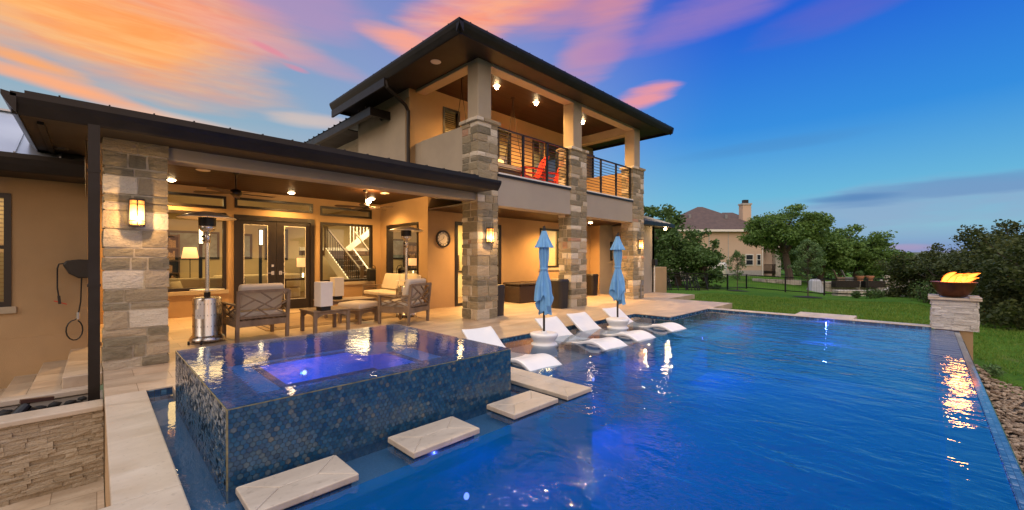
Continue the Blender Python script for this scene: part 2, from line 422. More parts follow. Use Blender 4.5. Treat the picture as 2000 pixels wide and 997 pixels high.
def mk_water(name, tint, bscale, bstr, calm=None, body=None, bf=0.0):
    m, t = newmat(name); t.n.remove(t.b)
    tr = t.new('ShaderNodeBsdfTransparent'); tr.inputs[0].default_value = (*tint, 1)
    gl = t.new('ShaderNodeBsdfGlossy'); gl.inputs['Roughness'].default_value = 0.02; gl.inputs[0].default_value = (1, 1, 1, 1)
    fr = t.new('ShaderNodeFresnel'); fr.inputs[0].default_value = 1.33
    a = t.noise(bscale, 3, stretch=(1.0, 0.55, 1), dist=0.6); b = t.noise(bscale * 3.1, 3, stretch=(1, 0.7, 1))
    h = t.math('ADD', a, t.math('MULTIPLY', b, 0.28))
    if calm:      # ripples die down towards the shelf
        s = t.new('ShaderNodeSeparateXYZ'); t.l.new(t.pos(), s.inputs[0])
        k = t.rng(s.outputs[1], calm[0], calm[1], 1.0, 0.16)
        big = t.rng(t.noise(0.5, 2), 0.35, 0.65, 0.45, 1.0)
        h = t.math('MULTIPLY', t.math('MULTIPLY', h, k), big)
    nb = t.bump(h, 1.0, bstr)
    if body:
        di = t.new('ShaderNodeBsdfDiffuse'); di.inputs[0].default_value = (*body, 1)
        tl = t.new('ShaderNodeBsdfTranslucent'); tl.inputs[0].default_value = (*body, 1)
        m1 = t.new('ShaderNodeMixShader'); m1.inputs[0].default_value = 0.4; t.l.new(di.outputs[0], m1.inputs[1]); t.l.new(tl.outputs[0], m1.inputs[2])
        m2 = t.new('ShaderNodeMixShader'); m2.inputs[0].default_value = bf; t.l.new(tr.outputs[0], m2.inputs[1]); t.l.new(m1.outputs[0], m2.inputs[2]); tr = m2
    t.l.new(nb, gl.inputs['Normal']); t.l.new(nb, fr.inputs['Normal'])
    f = t.math('MINIMUM', t.math('ADD', fr.outputs[0], 0.015), 1.0)
    mx = t.new('ShaderNodeMixShader'); t.l.new(f, mx.inputs[0]); t.l.new(tr.outputs[0], mx.inputs[1]); t.l.new(gl.outputs[0], mx.inputs[2])
    t.l.new(mx.outputs[0], t.out.inputs[0])
    return m
M['water'] = mk_water('pool_water', (0.86, 0.95, 1.0), 3.2, 0.025, (2.2, 3.7), (0.05, 0.15, 0.30), 0.28)
M['water_deep'] = mk_water('deep_pool_water', (0.80, 0.93, 1.0), 3.2, 0.025, (2.2, 3.7), (0.0, 0.135, 0.40), 0.76)
M['spa_water'] = mk_water('spa_water', (0.88, 0.96, 1.0), 9.0, 0.0018, None, (0.03, 0.17, 0.50), 0.36)

def mk_glass(name, refl=1.0, tint=(0.92, 0.93, 0.9)):
    m, t = newmat(name); t.n.remove(t.b)
    tr = t.new('ShaderNodeBsdfTransparent'); tr.inputs[0].default_value = (*tint, 1)
    gl = t.new('ShaderNodeBsdfGlossy'); gl.inputs['Roughness'].default_value = 0.0
    fr = t.new('ShaderNodeFresnel'); fr.inputs[0].default_value = 1.5
    f = t.math('MINIMUM', t.math('MULTIPLY', fr.outputs[0], refl), 1.0)
    mx = t.new('ShaderNodeMixShader'); t.l.new(f, mx.inputs[0]); t.l.new(tr.outputs[0], mx.inputs[1]); t.l.new(gl.outputs[0], mx.inputs[2])
    t.l.new(mx.outputs[0], t.out.inputs[0])
    return m
M['glass'] = mk_glass('window_glass', 2.2)

def mk_leaf(name, c0, c1, c2):
    m, t = newmat(name)
    i = t.island()
    n = t.noise(0.8, 3)
    c = t.ramp(i, [(0, c0), (0.5, c1), (1, c2)])
    c = t.mix(t.rng(n, 0.35, 0.65, 0, 0.5), c, c2)
    t.put(t.b.inputs['Base Color'], c); t.b.inputs['Roughness'].default_value = 0.6
    t.b.inputs['Specular IOR Level'].default_value = 0.25
    tl = t.new('ShaderNodeBsdfTranslucent'); t.l.new(c, tl.inputs[0])
    mx = t.new('ShaderNodeMixShader'); mx.inputs[0].default_value = 0.25
    t.l.new(t.b.outputs[0], mx.inputs[1]); t.l.new(tl.outputs[0], mx.inputs[2]); t.l.new(mx.outputs[0], t.out.inputs[0])
    return m
M['oak'] = mk_leaf('live_oak_leaves', (0.05, 0.10, 0.022), (0.09, 0.17, 0.035), (0.16, 0.27, 0.06))
M['oak_dark'] = mk_leaf('dark_oak_leaves', (0.035, 0.07, 0.02), (0.06, 0.12, 0.03), (0.11, 0.19, 0.05))
M['cedar'] = mk_leaf('cedar_sprays', (0.025, 0.045, 0.013), (0.05, 0.075, 0.02), (0.10, 0.12, 0.035))
M['sap'] = mk_leaf('young_tree_leaves', (0.06, 0.12, 0.04), (0.11, 0.19, 0.07), (0.17, 0.27, 0.10))

def mk_grass():
    m, t = newmat('lawn')
    n1 = t.noise(0.35, 5, dist=0.5); n2 = t.noise(9, 6, stretch=(1, 1.6, 1)); n3 = t.noise(70, 3)
    c = t.mix(t.rng(n1, 0.35, 0.65), (0.05, 0.14, 0.010), (0.105, 0.215, 0.018))
    c = t.mix(t.rng(n2, 0.35, 0.7, 0, 0.6), c, (0.035, 0.09, 0.010))
    dry = t.math('MULTIPLY', t.rng(t.noise(0.22, 6, rough=0.7), 0.60, 0.68), 0.7)
    c = t.mix(dry, c, (0.24, 0.19, 0.09))
    t.put(t.b.inputs['Base Color'], c); t.b.inputs['Roughness'].default_value = 0.9
    t.b.inputs['Specular IOR Level'].default_value = 0.1
    t.put(t.b.inputs['Normal'], t.bump(t.math('ADD', n2, t.math('MULTIPLY', n3, 0.6)), 1.0, 0.06))
    return m
M['lawn'] = mk_grass()
M['field'] = pbr('far_scrub', (0.075, 0.095, 0.035), 0.95, var=0.45, vs=0.08, bump=0.5, bs=2)
M['gravel'] = mk_split('river_gravel', (0.14, 0.09, 0.055), (0.46, 0.35, 0.25))

# ------------------------------------------------------------------ mesh builder
class MB:
    def __init__(s): s.v = []; s.f = []
    def quad(s, a, b, c, d):
        i = len(s.v); s.v += [tuple(a), tuple(b), tuple(c), tuple(d)]; s.f.append((i, i+1, i+2, i+3)); return s
    def tri(s, a, b, c):
        i = len(s.v); s.v += [tuple(a), tuple(b), tuple(c)]; s.f.append((i, i+1, i+2)); return s
    def box(s, x0, x1, y0, y1, z0, z1, mat=None):
        if x0 > x1: x0, x1 = x1, x0
        if y0 > y1: y0, y1 = y1, y0
        if z0 > z1: z0, z1 = z1, z0
        P = [(x0,y0,z0),(x1,y0,z0),(x1,y1,z0),(x0,y1,z0),(x0,y0,z1),(x1,y0,z1),(x1,y1,z1),(x0,y1,z1)]
        if mat is not None: P = [tuple(mat @ Vector(p)) for p in P]
        i = len(s.v); s.v += P
        s.f += [tuple(i+k for k in q) for q in ((0,3,2,1),(4,5,6,7),(0,1,5,4),(1,2,6,5),(2,3,7,6),(3,0,4,7))]
        return s
    def bar(s, a, b, w, h=None, up=(0,0,1)):
        """square bar from a to b"""
        a, b = Vector(a), Vector(b); h = h or w
        d = (b-a); L = d.length; d.normalize()
        u = Vector(up)
        if abs(d.dot(u)) > 0.97: u = Vector((0,1,0))
        r = d.cross(u).normalized(); u = r.cross(d).normalized()
        i = len(s.v)
        for p in (a, b):
            for sx, sz in ((-1,-1),(1,-1),(1,1),(-1,1)):
                s.v.append(tuple(p + r*sx*w/2 + u*sz*h/2))
        s.f += [tuple(i+k for k in q) for q in ((0,1,2,3),(7,6,5,4),(0,4,5,1),(1,5,6,2),(2,6,7,3),(3,7,4,0))]
        return s
    def tube(s, pts, rad, seg=8, cap=True):
        pts = [Vector(p) for p in pts]
        if isinstance(rad, (int, float)): rad = [rad]*len(pts)
        i0 = len(s.v); pr = None
        for k, p in enumerate(pts):
            d = (pts[min(k+1, len(pts)-1)] - pts[max(k-1, 0)]).normalized()
            if pr is None:
                u = Vector((0,0,1)) if abs(d.z) < 0.9 else Vector((1,0,0))
                r = d.cross(u).normalized()
            else:
                r = (pr - d*pr.dot(d)).normalized()
            pr = r; q = d.cross(r)
            for j in range(seg):
                a = 2*math.pi*j/seg
                s.v.append(tuple(p + (r*math.cos(a) + q*math.sin(a))*rad[k]))
        for k in range(len(pts)-1):
            for j in range(seg):
                a, b = i0+k*seg+j, i0+k*seg+(j+1)%seg
                s.f.append((a, b, b+seg, a+seg))
        if cap:
            s.f.append(tuple(i0+j for j in reversed(range(seg))))
            s.f.append(tuple(i0+(len(pts)-1)*seg+j for j in range(seg)))
        return s
    def lathe(s, prof, c=(0,0,0), seg=24, fn=None):
        i0 = len(s.v)
        for (r, z) in prof:
            for j in range(seg):
                a = 2*math.pi*j/seg
                rr = r*(fn(a, z) if fn else 1)
                s.v.append((c[0]+rr*math.cos(a), c[1]+rr*math.sin(a), c[2]+z))
        for k in range(len(prof)-1):
            for j in range(seg):
                a, b = i0+k*seg+j, i0+k*seg+(j+1)%seg
                s.f.append((a, b, b+seg, a+seg))
        s.f.append(tuple(i0+j for j in reversed(range(seg))))
        s.f.append(tuple(i0+(len(prof)-1)*seg+j for j in range(seg)))
        return s
    def prism(s, poly, z0, z1):
        i = len(s.v); n = len(poly)
        s.v += [(p[0], p[1], z0) for p in poly] + [(p[0], p[1], z1) for p in poly]
        s.f.append(tuple(i+k for k in reversed(range(n)))); s.f.append(tuple(i+n+k for k in range(n)))
        for k in range(n):
            s.f.append((i+k, i+(k+1)%n, i+n+(k+1)%n, i+n+k))
        return s
    def extr(s, poly, axis, a, b):
        """polygon in the plane normal to axis ('x' or 'y'), extruded from a to b"""
        n = len(poly); i = len(s.v)
        for t in (a, b):
            for p in poly: s.v.append((t, p[0], p[1]) if axis == 'x' else (p[0], t, p[1]))
        s.f.append(tuple(i+k for k in range(n))); s.f.append(tuple(i+n+k for k in reversed(range(n))))
        for k in range(n): s.f.append((i+k, i+n+k, i+n+(k+1)%n, i+(k+1)%n))
        return s
    def build(s, name, mat, parent=None, smooth=False, bevel=0, seg=1, sub=0, loc=None):
        me = bpy.data.meshes.new(name); me.from_pydata(s.v, [], s.f)
        bm = bmesh.new(); bm.from_mesh(me); bmesh.ops.recalc_face_normals(bm, faces=bm.faces); bm.to_mesh(me); bm.free()
        me.materials.append(mat)
        if smooth:
            for p in me.polygons: p.use_smooth = True
        o = bpy.data.objects.new(name, me); COL.objects.link(o)
        if parent: o.parent = parent
        if loc: o.location = loc
        if bevel:
            b = o.modifiers.new('bevel', 'BEVEL'); b.width = bevel; b.segments = seg; b.limit_method = 'ANGLE'; b.angle_limit = R(35)
        if sub:
            q = o.modifiers.new('sub', 'SUBSURF'); q.levels = sub; q.render_levels = sub
        return o
def tag(o, label=None, cat=None, group=None, kind=None):
    if label: o['label'] = label
    if cat: o['category'] = cat
    if group: o['group'] = group
    if kind: o['kind'] = kind
    return o
def empty(name, loc=(0,0,0), rz=0, label=None, cat=None, group=None):
    o = bpy.data.objects.new(name, None); COL.objects.link(o); o.location = loc; o.rotation_euler = (0,0,rz)
    o.empty_display_size = 0.1
    return tag(o, label, cat, group)
def dup(o, loc=None, rz=None, label=None):
    def rec(q, par):
        c = q.copy(); COL.objects.link(c)
        if par is not None: c.parent = par
        for ch in [h for h in COL.objects if h.parent == q]: rec(ch, c)
        return c
    r = rec(o, None)
    if loc is not None: r.location = loc
    if rz is not None: r.rotation_euler = (0,0,rz)
    if label: r['label'] = label
    return r
def point(name, loc, energy, col=(1, 0.62, 0.28), rad=0.05, parent=None):
    rad = rad if name == 'fire_glow' else min(rad, 0.012)
    l = bpy.data.lights.new(name, 'POINT'); l.energy = energy; l.color = col; l.shadow_soft_size = rad
    o = bpy.data.objects.new(name, l); COL.objects.link(o); o.location = loc
    if parent: o.parent = parent
    return o
def area(name, loc, energy, sx, sy, col, rot=(0,0,0), parent=None):
    l = bpy.data.lights.new(name, 'AREA'); l.shape = 'RECTANGLE'; l.size = sx; l.size_y = sy; l.energy = energy; l.color = col
    o = bpy.data.objects.new(name, l); COL.objects.link(o); o.location = loc; o.rotation_euler = rot
    if parent: o.parent = parent
    return o
def struct(o): return tag(o, kind='structure')
def rebase(root, loc):
    """move a root built round the world origin to its base, leaving its children where they stand"""
    L = Vector(loc)
    for ch in COL.objects:
        if ch.parent == root: ch.location = ch.location - L
    root.location = L
def wall(mb, axis, c, a0, a1, z0, z1, th, holes=()):
    """wall in the plane axis=c with rectangular openings (a0,a1,z0,z1); th is its thickness (signed)"""
    A = sorted({a0, a1, *[h[0] for h in holes], *[h[1] for h in holes]}); A = [a for a in A if a0 <= a <= a1]
    Z = sorted({z0, z1, *[h[2] for h in holes], *[h[3] for h in holes]}); Z = [z for z in Z if z0 <= z <= z1]
    def P(a, d, z): return (a, c+d, z) if axis == 'y' else (c+d, a, z)
    def hole(am, zm): return any(h[0] < am < h[1] and h[2] < zm < h[3] for h in holes)
    for i in range(len(A)-1):
        for j in range(len(Z)-1):
            if hole((A[i]+A[i+1])/2, (Z[j]+Z[j+1])/2): continue
            for d in (0, th):
                mb.quad(P(A[i],d,Z[j]), P(A[i+1],d,Z[j]), P(A[i+1],d,Z[j+1]), P(A[i],d,Z[j+1]))
    for (h0, h1, k0, k1) in list(holes)+[(a0, a1, z0, z1)]:
        h0, h1, k0, k1 = max(h0,a0), min(h1,a1), max(k0,z0), min(k1,z1)
        mb.quad(P(h0,0,k0), P(h0,th,k0), P(h0,th,k1), P(h0,0,k1)); mb.quad(P(h1,0,k0), P(h1,th,k0), P(h1,th,k1), P(h1,0,k1))
        mb.quad(P(h0,0,k0), P(h1,0,k0), P(h1,th,k0), P(h0,th,k0)); mb.quad(P(h0,0,k1), P(h1,0,k1), P(h1,th,k1), P(h0,th,k1))
    return mb

# ================================================================== SETTING
def smooth(a, b, x):
    t = max(0, min(1, (x-a)/(b-a))); return t*t*(3-2*t)
def gz(x, y):
    """height of the ground"""
    t = (x+y)*0.70711; u = (x-y)*0.70711/max(t, 0.5)
    k = 0.60 + 0.40*smooth(0.35, 0.85, u)
    z = -0.14 - k*max(0, min(1.3, (t-9.5)/18.5)) - 0.62*smooth(28.5, 36, t)*smooth(0.66, 0.82, u)
    z = max(z, -2.0)
    near = 1 - smooth(14, 45, x)
    z -= smooth(0.6, -1.6, y) * (0.35 + 0.55*near)
    z -= smooth(-6, -40, y)*2.0
    if x < 12: z -= 0.55*smooth(0.6, -1.2, y)*smooth(13, 4, x)
    return z
def lawn_mesh():
    mb = MB()
    xs = [12.16, 12.6, 13.1, 13.6, 14.1, 15, 16, 17.5, 19, 21, 23, 25, 28, 31, 35, 39, 44, 50, 58, 70, 90, 130]
    ys = [-60, -40, -28, -20, -14, -10, -7, -5, -3.6, -2.6, -2.0, -1.6, -1.2, -0.8, -0.4, 0, 0.4, 0.8, 1.3, 2, 3, 4.4, 6, 8, 11, 15, 20, 27, 36, 50, 80]
    for i in range(len(xs)-1):
        for j in range(len(ys)-1):
            q = [(xs[i],ys[j]),(xs[i+1],ys[j]),(xs[i+1],ys[j+1]),(xs[i],ys[j+1])]
            mb.quad(*[(x, y, gz(x, y)) for x, y in q])
    return mb
o = lawn_mesh(); lo = o.build('lawn', M['lawn'])
bm = bmesh.new(); bm.from_mesh(lo.data); bmesh.ops.remove_doubles(bm, verts=bm.verts, dist=1e-4); bm.to_mesh(lo.data); bm.free()
bm = bmesh.new(); bm.from_mesh(lo.data); bmesh.ops.recalc_face_normals(bm, faces=bm.faces)
if sum(f.normal.z for f in bm.faces) < 0: bmesh.ops.reverse_faces(bm, faces=bm.faces)
bm.to_mesh(lo.data); bm.free()
for p in lo.data.polygons: p.use_smooth = True
struct(lo)
g = MB()
g.quad((-2500,-2500,-3.6),(2500,-2500,-3.6),(2500,2500,-3.6),(-2500,2500,-3.6))
struct(g.build('terrain', M['field']))
g = MB()   # the yard on the near side of the infinity edge
g.quad((-3,-60,-3.3),(12.16,-60,-3.3),(12.16,-0.46,-1.7),(-3,-0.46,-1.7))
struct(g.build('lower_yard', M['field']))
hil = MB()
random.seed(3)
for k in range(72):     # low hills on the horizon all round
    a0, a1 = 2*math.pi*k/72, 2*math.pi*(k+1)/72
    def hh(a): return 14 + 10*math.sin(a*3+1) + 7*math.sin(a*7+2) + 4*math.sin(a*17)
    r0, r1 = 1500, 2300
    p = lambda a, r, z: (r*math.cos(a), r*math.sin(a), z)
    hil.quad(p(a0,r0,-3.7), p(a1,r0,-3.7), p(a1,r1,hh(a1)), p(a0,r1,hh(a0)))
struct(hil.build('hills', M['field'], smooth=True))

# ---------------- decks
dk = MB()
def slab(mb, x0, x1, y0, y1, zt=0.0, th=0.16): mb.box(x0, x1, y0, y1, zt-th, zt)
slab(dk, 0.055, 13.87, 5.70, 9.55)
slab(dk, -0.10, 6.33, 9.55, 12.2)
slab(dk, 9.5, 13.87, 4.255, 5.15)
slab(dk, 0.57, 13.87, 5.15, 5.70)
slab(dk, 13.87, 16.2, 6.3, 8.0)
struct(dk.build('pool_deck', M['trav']))
cp = MB()
slab(cp, 0.055, 0.36, 3.16, 5.70, 0.004, 0.06)
slab(cp, -0.75, 0.36, -2.5, 3.16, 0.004, 0.06)
slab(cp, 11.86, 12.16, -0.06, 4.255, 0.0, 0.09)
slab(cp, 12.16, 12.78, 1.18, 2.30, 0.008, 0.09)
struct(cp.build('pool_coping', M['coping'], bevel=0.008, seg=2))
# house-side joint line of the deck edge
lp = MB(); lp.box(-6.0, 0.05, -3.0, 6.0, -1.05, -0.90)
struct(lp.build('lower_terrace', M['trav']))

# pool shell
sh = MB()
sh.quad((0.36,-0.12,-1.15),(11.86,-0.12,-1.15),(11.86,3.6,-1.15),(0.36,3.6,-1.15))
sh.quad((0.36,-0.12,-1.15),(0.36,2.5,-1.15),(0.36,2.5,-0.125),(0.36,-0.12,-0.14))
sh.quad((11.86,-0.36,-1.15),(11.86,4.25,-1.15),(11.86,4.25,-0.14),(11.86,-0.36,-0.14))
sh.quad((0.36,2.5,-1.15),(3.70,2.5,-1.15),(3.70,2.5,-0.125),(0.36,2.5,-0.125))
sh.quad((3.70,2.5,-1.15),(3.70,3.42,-1.15),(3.70,3.42,-0.14),(3.70,2.5,-0.125))
sh.quad((3.70,3.42,-1.15),(9.5,3.42,-1.15),(9.5,3.42,-0.20),(3.70,3.42,-0.20))
sh.quad((0.36,-0.12,-1.15),(11.86,-0.12,-1.15),(11.86,-0.12,-0.17),(0.36,-0.12,-0.17))
struct(sh.build('pool_basin', M['pool_deep']))
ls = MB()
ls.box(0.36, 3.27, 2.5, 5.7, -0.20, -0.125)
ls.box(3.70, 9.5, 3.42, 5.15, -0.27, -0.20)
ls.box(9.5, 11.86, 3.85, 4.25, -0.42, -0.28)
ls.box(9.9, 11.86, 3.50, 3.85, -0.62, -0.52)
ls.box(11.35, 11.86, -0.12, 3.50, -0.66, -0.56)
ls.box(0.36, 11.86, -0.36, -0.12, -0.30, -0.17)
struct(ls.build('pool_ledge', M['pool_shelf']))
st = MB()       # pale trim lines along the submerged edges
for a in (((3.70,3.42,-0.196),(9.5,3.42,-0.196)), ((0.36,-0.125,-0.166),(11.86,-0.125,-0.166)), ((9.5,3.85,-0.276),(11.86,3.85,-0.276)),
          ((9.9,3.5,-0.516),(11.86,3.5,-0.516))):
    st.bar(a[0], a[1], 0.035, 0.006)
struct(st.build('pool_edge_trim', pbr('pale_step_trim', (0.16, 0.30, 0.42), 0.5, var=0.2, vs=20)))
bd = MB()       # waterline mosaic
def band(x0, x1, y0, y1, z0=-0.30, z1=-0.012): bd.box(x0, x1, y0, y1, z0, z1)
band(0.352, 0.362, -0.36, 5.7); band(0.36, 0.57, 5.69, 5.702); band(3.2, 9.5, 5.14, 5.152); band(9.488, 9.50, 4.25, 5.15)
band(9.5, 11.87, 4.243, 4.256); band(11.852, 11.868, -0.06, 4.25); 
struct(bd.build('waterline_tile', M['band']))
eg = MB()
eg.box(-0.2, 11.9, -0.45, -0.36, -1.6, -0.056)
struct(eg.build('infinity_edge', M['edge_tile'], bevel=0.01))
ow = MB()
ow.box(-0.75, 0.054, -2.4, 3.12, -1.05, -0.057); ow.box(0.057, 0.35, 3.12, 6.94, -1.05, -0.058)
ow.box(12.17, 12.45, -0.05, 4.2, -0.6, -0.10)
struct(ow.build('pool_outer_wall', M['stucco_tan']))
w = MB()
w.quad((0.356,2.5,-0.05),(3.70,2.5,-0.05),(3.70,5.70,-0.05),(0.356,5.70,-0.05)); w.quad((3.70,3.42,-0.05),(11.86,3.42,-0.05),(11.86,5.70,-0.05),(3.70,5.70,-0.05))
struct(w.build('shallow_water', M['water']))
w = MB(); w.quad((0.356,-0.362,-0.05),(11.86,-0.362,-0.05),(11.86,2.5,-0.05),(0.356,2.5,-0.05)); w.quad((3.70,2.5,-0.05),(11.86,2.5,-0.05),(11.86,3.42,-0.05),(3.70,3.42,-0.05))
struct(w.build('pool_water', M['water_deep']))

# pool lights
def pool_light(px, label, loc, n, e):
    t = empty('pool_light', loc, 0, label, 'pool light', 'blue underwater pool lights')
    n = Vector(n)
    rot = n.to_track_quat('Z', 'Y').to_matrix().to_4x4()
    a = MB().lathe([(0.001, 0.012), (0.024, 0.012), (0.026, 0.0)], seg=16); b = MB().lathe([(0.03, 0.0), (0.040, 0.0), (0.040, 0.008), (0.03, 0.010)], seg=16)
    for m_, nm, mt in ((a, 'lens', M['blue_led']), (b, 'rim', M['steel'])):
        m_.v = [tuple(rot @ Vector(v)) for v in m_.v]
        m_.build(nm, mt, t)
    l = bpy.data.lights.new('pool_glow', 'SPOT'); l.energy = e*(1.9 if 'spa' in label else (3.2 if 'nearest' in label else 9)); l.color = (0.05, 0.22, 1.0) if 'spa' in label else (0.10, 0.14, 1.0); l.spot_size = R(165); l.spot_blend = 0.6; l.shadow_soft_size = 0.012
    q = bpy.data.objects.new('pool_glow', l); COL.objects.link(q); q.parent = t; q.location = n*0.10
    point('lens_glow', tuple(n*0.16 + Vector((0, 0, 0.14))), 1.6, (0.10, 0.16, 1.0), 0.01, t)
    q.rotation_euler = (-(Vector((n.x, n.y, -0.75)))).to_track_quat('Z', 'Y').to_euler()
    return t
PL = []
pool_light(0, 'blue underwater light nearest the square stepping pads', (1.95, 2.44, -0.42), (0, -1, 0.3), 22)
pool_light(0, 'blue underwater light below the edge of the tanning shelf', (5.05, 3.405, -0.38), (0, -1, 0.1), 14)
pool_light(0, 'blue underwater light at the far end of the tanning shelf', (9.15, 3.405, -0.34), (0, -1, 0.1), 14)
pool_light(0, 'blue underwater light beneath the far coping slab', (11.84, 1.62, -0.16), (-1, 0, 0.1), 10)

# ---------------- spa
spa = empty('raised_spa', (0,0,0), 0, 'square raised spa clad in shiny blue hexagon tile beside the stepping pads', 'spa')
X0, X1, Y0, Y1, ZT = 0.555, 2.97, 2.99, 5.28, 0.437
b = MB()
b.box(X0, X0+0.22, Y0, Y1, -0.34, ZT-0.002); b.box(X1-0.22, X1, Y0, Y1, -0.34, ZT-0.002)
b.box(X0+0.22, X1-0.22, Y0, Y0+0.22, -0.34, ZT-0.003); b.box(X0+0.22, X1-0.22, Y1-0.22, Y1, -0.34, ZT-0.003)
b.build('wall_core', M['grout'], spa)
def hexes(mb, P, ulen, vlen, nrm, w=0.034, skip=None):
    """hexagon mosaic over a rectangle: P maps (u,v,d) to a point"""
    r = w/math.sqrt(3); dv = 1.5*r; row = 0; v = 0.0
    while v < vlen + r:
        u = 0.0 if row % 2 == 0 else w/2
        while u < ulen + w/2:
            if skip is None or not skip(u, v):
                rr = r*0.92; pts = []
                for k in range(6):
                    a = R(60*k+30)
                    pts.append((min(ulen, max(0, u+rr*math.cos(a))), min(vlen, max(0, v+rr*math.sin(a)))))
                i = len(mb.v); jt = random.gauss(0, 0.0010); kt = random.gauss(0, 0.0010)
                for (a_, b_) in pts: mb.v.append(P(a_, b_, 0.003 + jt*(a_-u)/r + kt*(b_-v)/r))
                mb.f.append(tuple(i+k for k in range(6)))
            u += w
        v += dv; row += 1
random.seed(5)
L = X1-X0; D_ = Y1-Y0
for nm, P, ul, vl in (('front_tile', lambda u, v, d: (X0+u, Y0-d, -0.34+v), L, ZT+0.34), ('side_tile', lambda u, v, d: (X0-d, Y0+u, -0.34+v), D_, ZT+0.34),
                  ('side_tile', lambda u, v, d: (X1+d, Y0+u, -0.34+v), D_, ZT+0.34), ('back_tile', lambda u, v, d: (X0+u, Y1+d, -0.34+v), L, ZT+0.34)):
    h = MB(); hexes(h, P, ul, vl, None); h.build(nm, M['hex'], spa)
h = MB()
hexes(h, lambda u, v, d: (X0+u, Y0+v, ZT+d-0.001), L, D_, None, skip=lambda u, v: 0.235 < u < L-0.235 and 0.235 < v < D_-0.235)
h.build('rim_tile', M['hex_rim'], spa)
b = MB()
bx0, bx1, by0, by1 = X0+0.22, X1-0.22, Y0+0.22, Y1-0.22
b.box(bx0, 1.14, by0, by1, 0.0, 0.25); b.box(2.44, bx1, by0, by1, 0.0, 0.25)
b.box(1.14, 2.44, by0, 3.62, 0.0, 0.25); b.box(1.14, 2.44, 4.88, by1, 0.0, 0.25)
b.box(1.14, 2.44, 3.62, 4.88, -0.20, -0.15)
b.build('bench_shell', M['spa_plaster'], spa)
b = MB()
for p in (((1.14,3.62),(2.44,3.62)),((2.44,3.62),(2.44,4.88)),((2.44,4.88),(1.14,4.88)),((1.14,4.88),(1.14,3.62))):
    b.bar((*p[0],0.255),(*p[1],0.255),0.06,0.012)
b.build('bench_trim', M['grout'], spa)
b = MB(); b.lathe([(0.001,0.25),(0.33,0.25),(0.36,0.262),(0.30,0.275),(0.001,0.275)], (2.42, 4.80, 0), 32)
b.build('corner_step', M['pool_shelf'], spa)
b = MB()
b.box(X0-0.004, X0+0.006, Y0-0.005, Y0+0.004, -0.30, ZT+0.003)
for p in (((X0,Y0),(X1,Y0)),((X0,Y0),(X0,Y1)),((X1,Y0),(X1,Y1))): b.bar((p[0][0],p[0][1],ZT+0.002),(p[1][0],p[1][1],ZT+0.002),0.007,0.006)
b.build('edge_strip', pbr('brass_edge', (0.30,0.26,0.14), 0.4, 0.6, var=0.4, vs=20), spa)
rebase(spa, ((X0+X1)/2, (Y0+Y1)/2, -0.34))
w = MB(); e_ = 0.0
w.quad((X0+0.004,Y0+0.004,0.446),(X1-0.004,Y0+0.004,0.446),(X1-0.004,Y1-0.004,0.446),(X0+0.004,Y1-0.004,0.446))
struct(w.build('spa_water', M['spa_water']))
def spa_light(loc, n, label):
    t = pool_light(0, label, loc, n, 26); t['group'] = 'blue spa lights'; t['category'] = 'spa light'; return t
spa_light((1.62, 4.865, 0.10), (0, -1, 0.1), 'bright blue light set in the back wall of the raised spa')
spa_light((1.55, 3.635, 0.0), (0, 1, 0.1), 'blue light low on the front wall inside the raised spa')

# stepping pads
def pad(x0, x1, y0, y1, label, step=True):
    cx, cy = (x0+x1)/2, (y0+y1)/2
    t = empty('stepping_pad', (cx, cy, -0.34), 0, label, 'stepping stone', 'travertine stepping pads in the pool')
    hx, hy = (x1-x0)/2, (y1-y0)/2
    m = MB()   # four mitred stones with a shallow hip
    q = min(hx, hy)
    zt, zb, e = 0.340, 0.298, 0.004
    if hx > hy: r1, r2 = (-hx+q, 0), (hx-q, 0)
    else: r1, r2 = (0, -hy+q), (0, hy-q)
    c = [(-hx,-hy),(hx,-hy),(hx,hy),(-hx,hy)]
    for a, b_, pl in ((0,1,(r2,r1)),(1,2,(r2,)),(2,3,(r1,r2)),(3,0,(r1,))) if hx > hy else ((0,1,(r1,)),(1,2,(r2,r1)),(2,3,(r2,)),(3,0,(r1,r2))):
        poly = [c[a], c[b_]] + list(pl)
        mx = sum(p[0] for p in poly)/len(poly); my = sum(p[1] for p in poly)/len(poly)
        poly = [(p[0]+(mx-p[0])*0.006, p[1]+(my-p[1])*0.006) for p in poly]
        m.prism(poly, zb, zt)
    m.build('travertine_top', M['coping'], t, bevel=0.007, seg=2)
    mm = MB(); mm.box(-hx+0.004, hx-0.004, -hy+0.004, hy-0.004, zb, zt-0.006); mm.build('joint_bed', M['mortar'], t)
    p = MB(); p.box(-hx+0.035, hx-0.035, -hy+0.035, hy-0.035, -0.3 if step else 0.0, zb-0.002); p.build('tiled_pedestal', M['band'], t)
    return t
pad(0.58, 1.17, 2.53, 2.90, 'long travertine stepping pad nearest the camera, below the near corner of the spa')
pad(1.56, 2.17, 2.53, 2.90, 'middle travertine stepping pad in the row along the spa')
pad(2.56, 3.17, 2.53, 2.90, 'last small travertine stepping pad before the slab beside the spa corner')
pad(3.28, 3.69, 2.50, 5.14, 'longest travertine slab running from the spa corner along the tanning shelf')

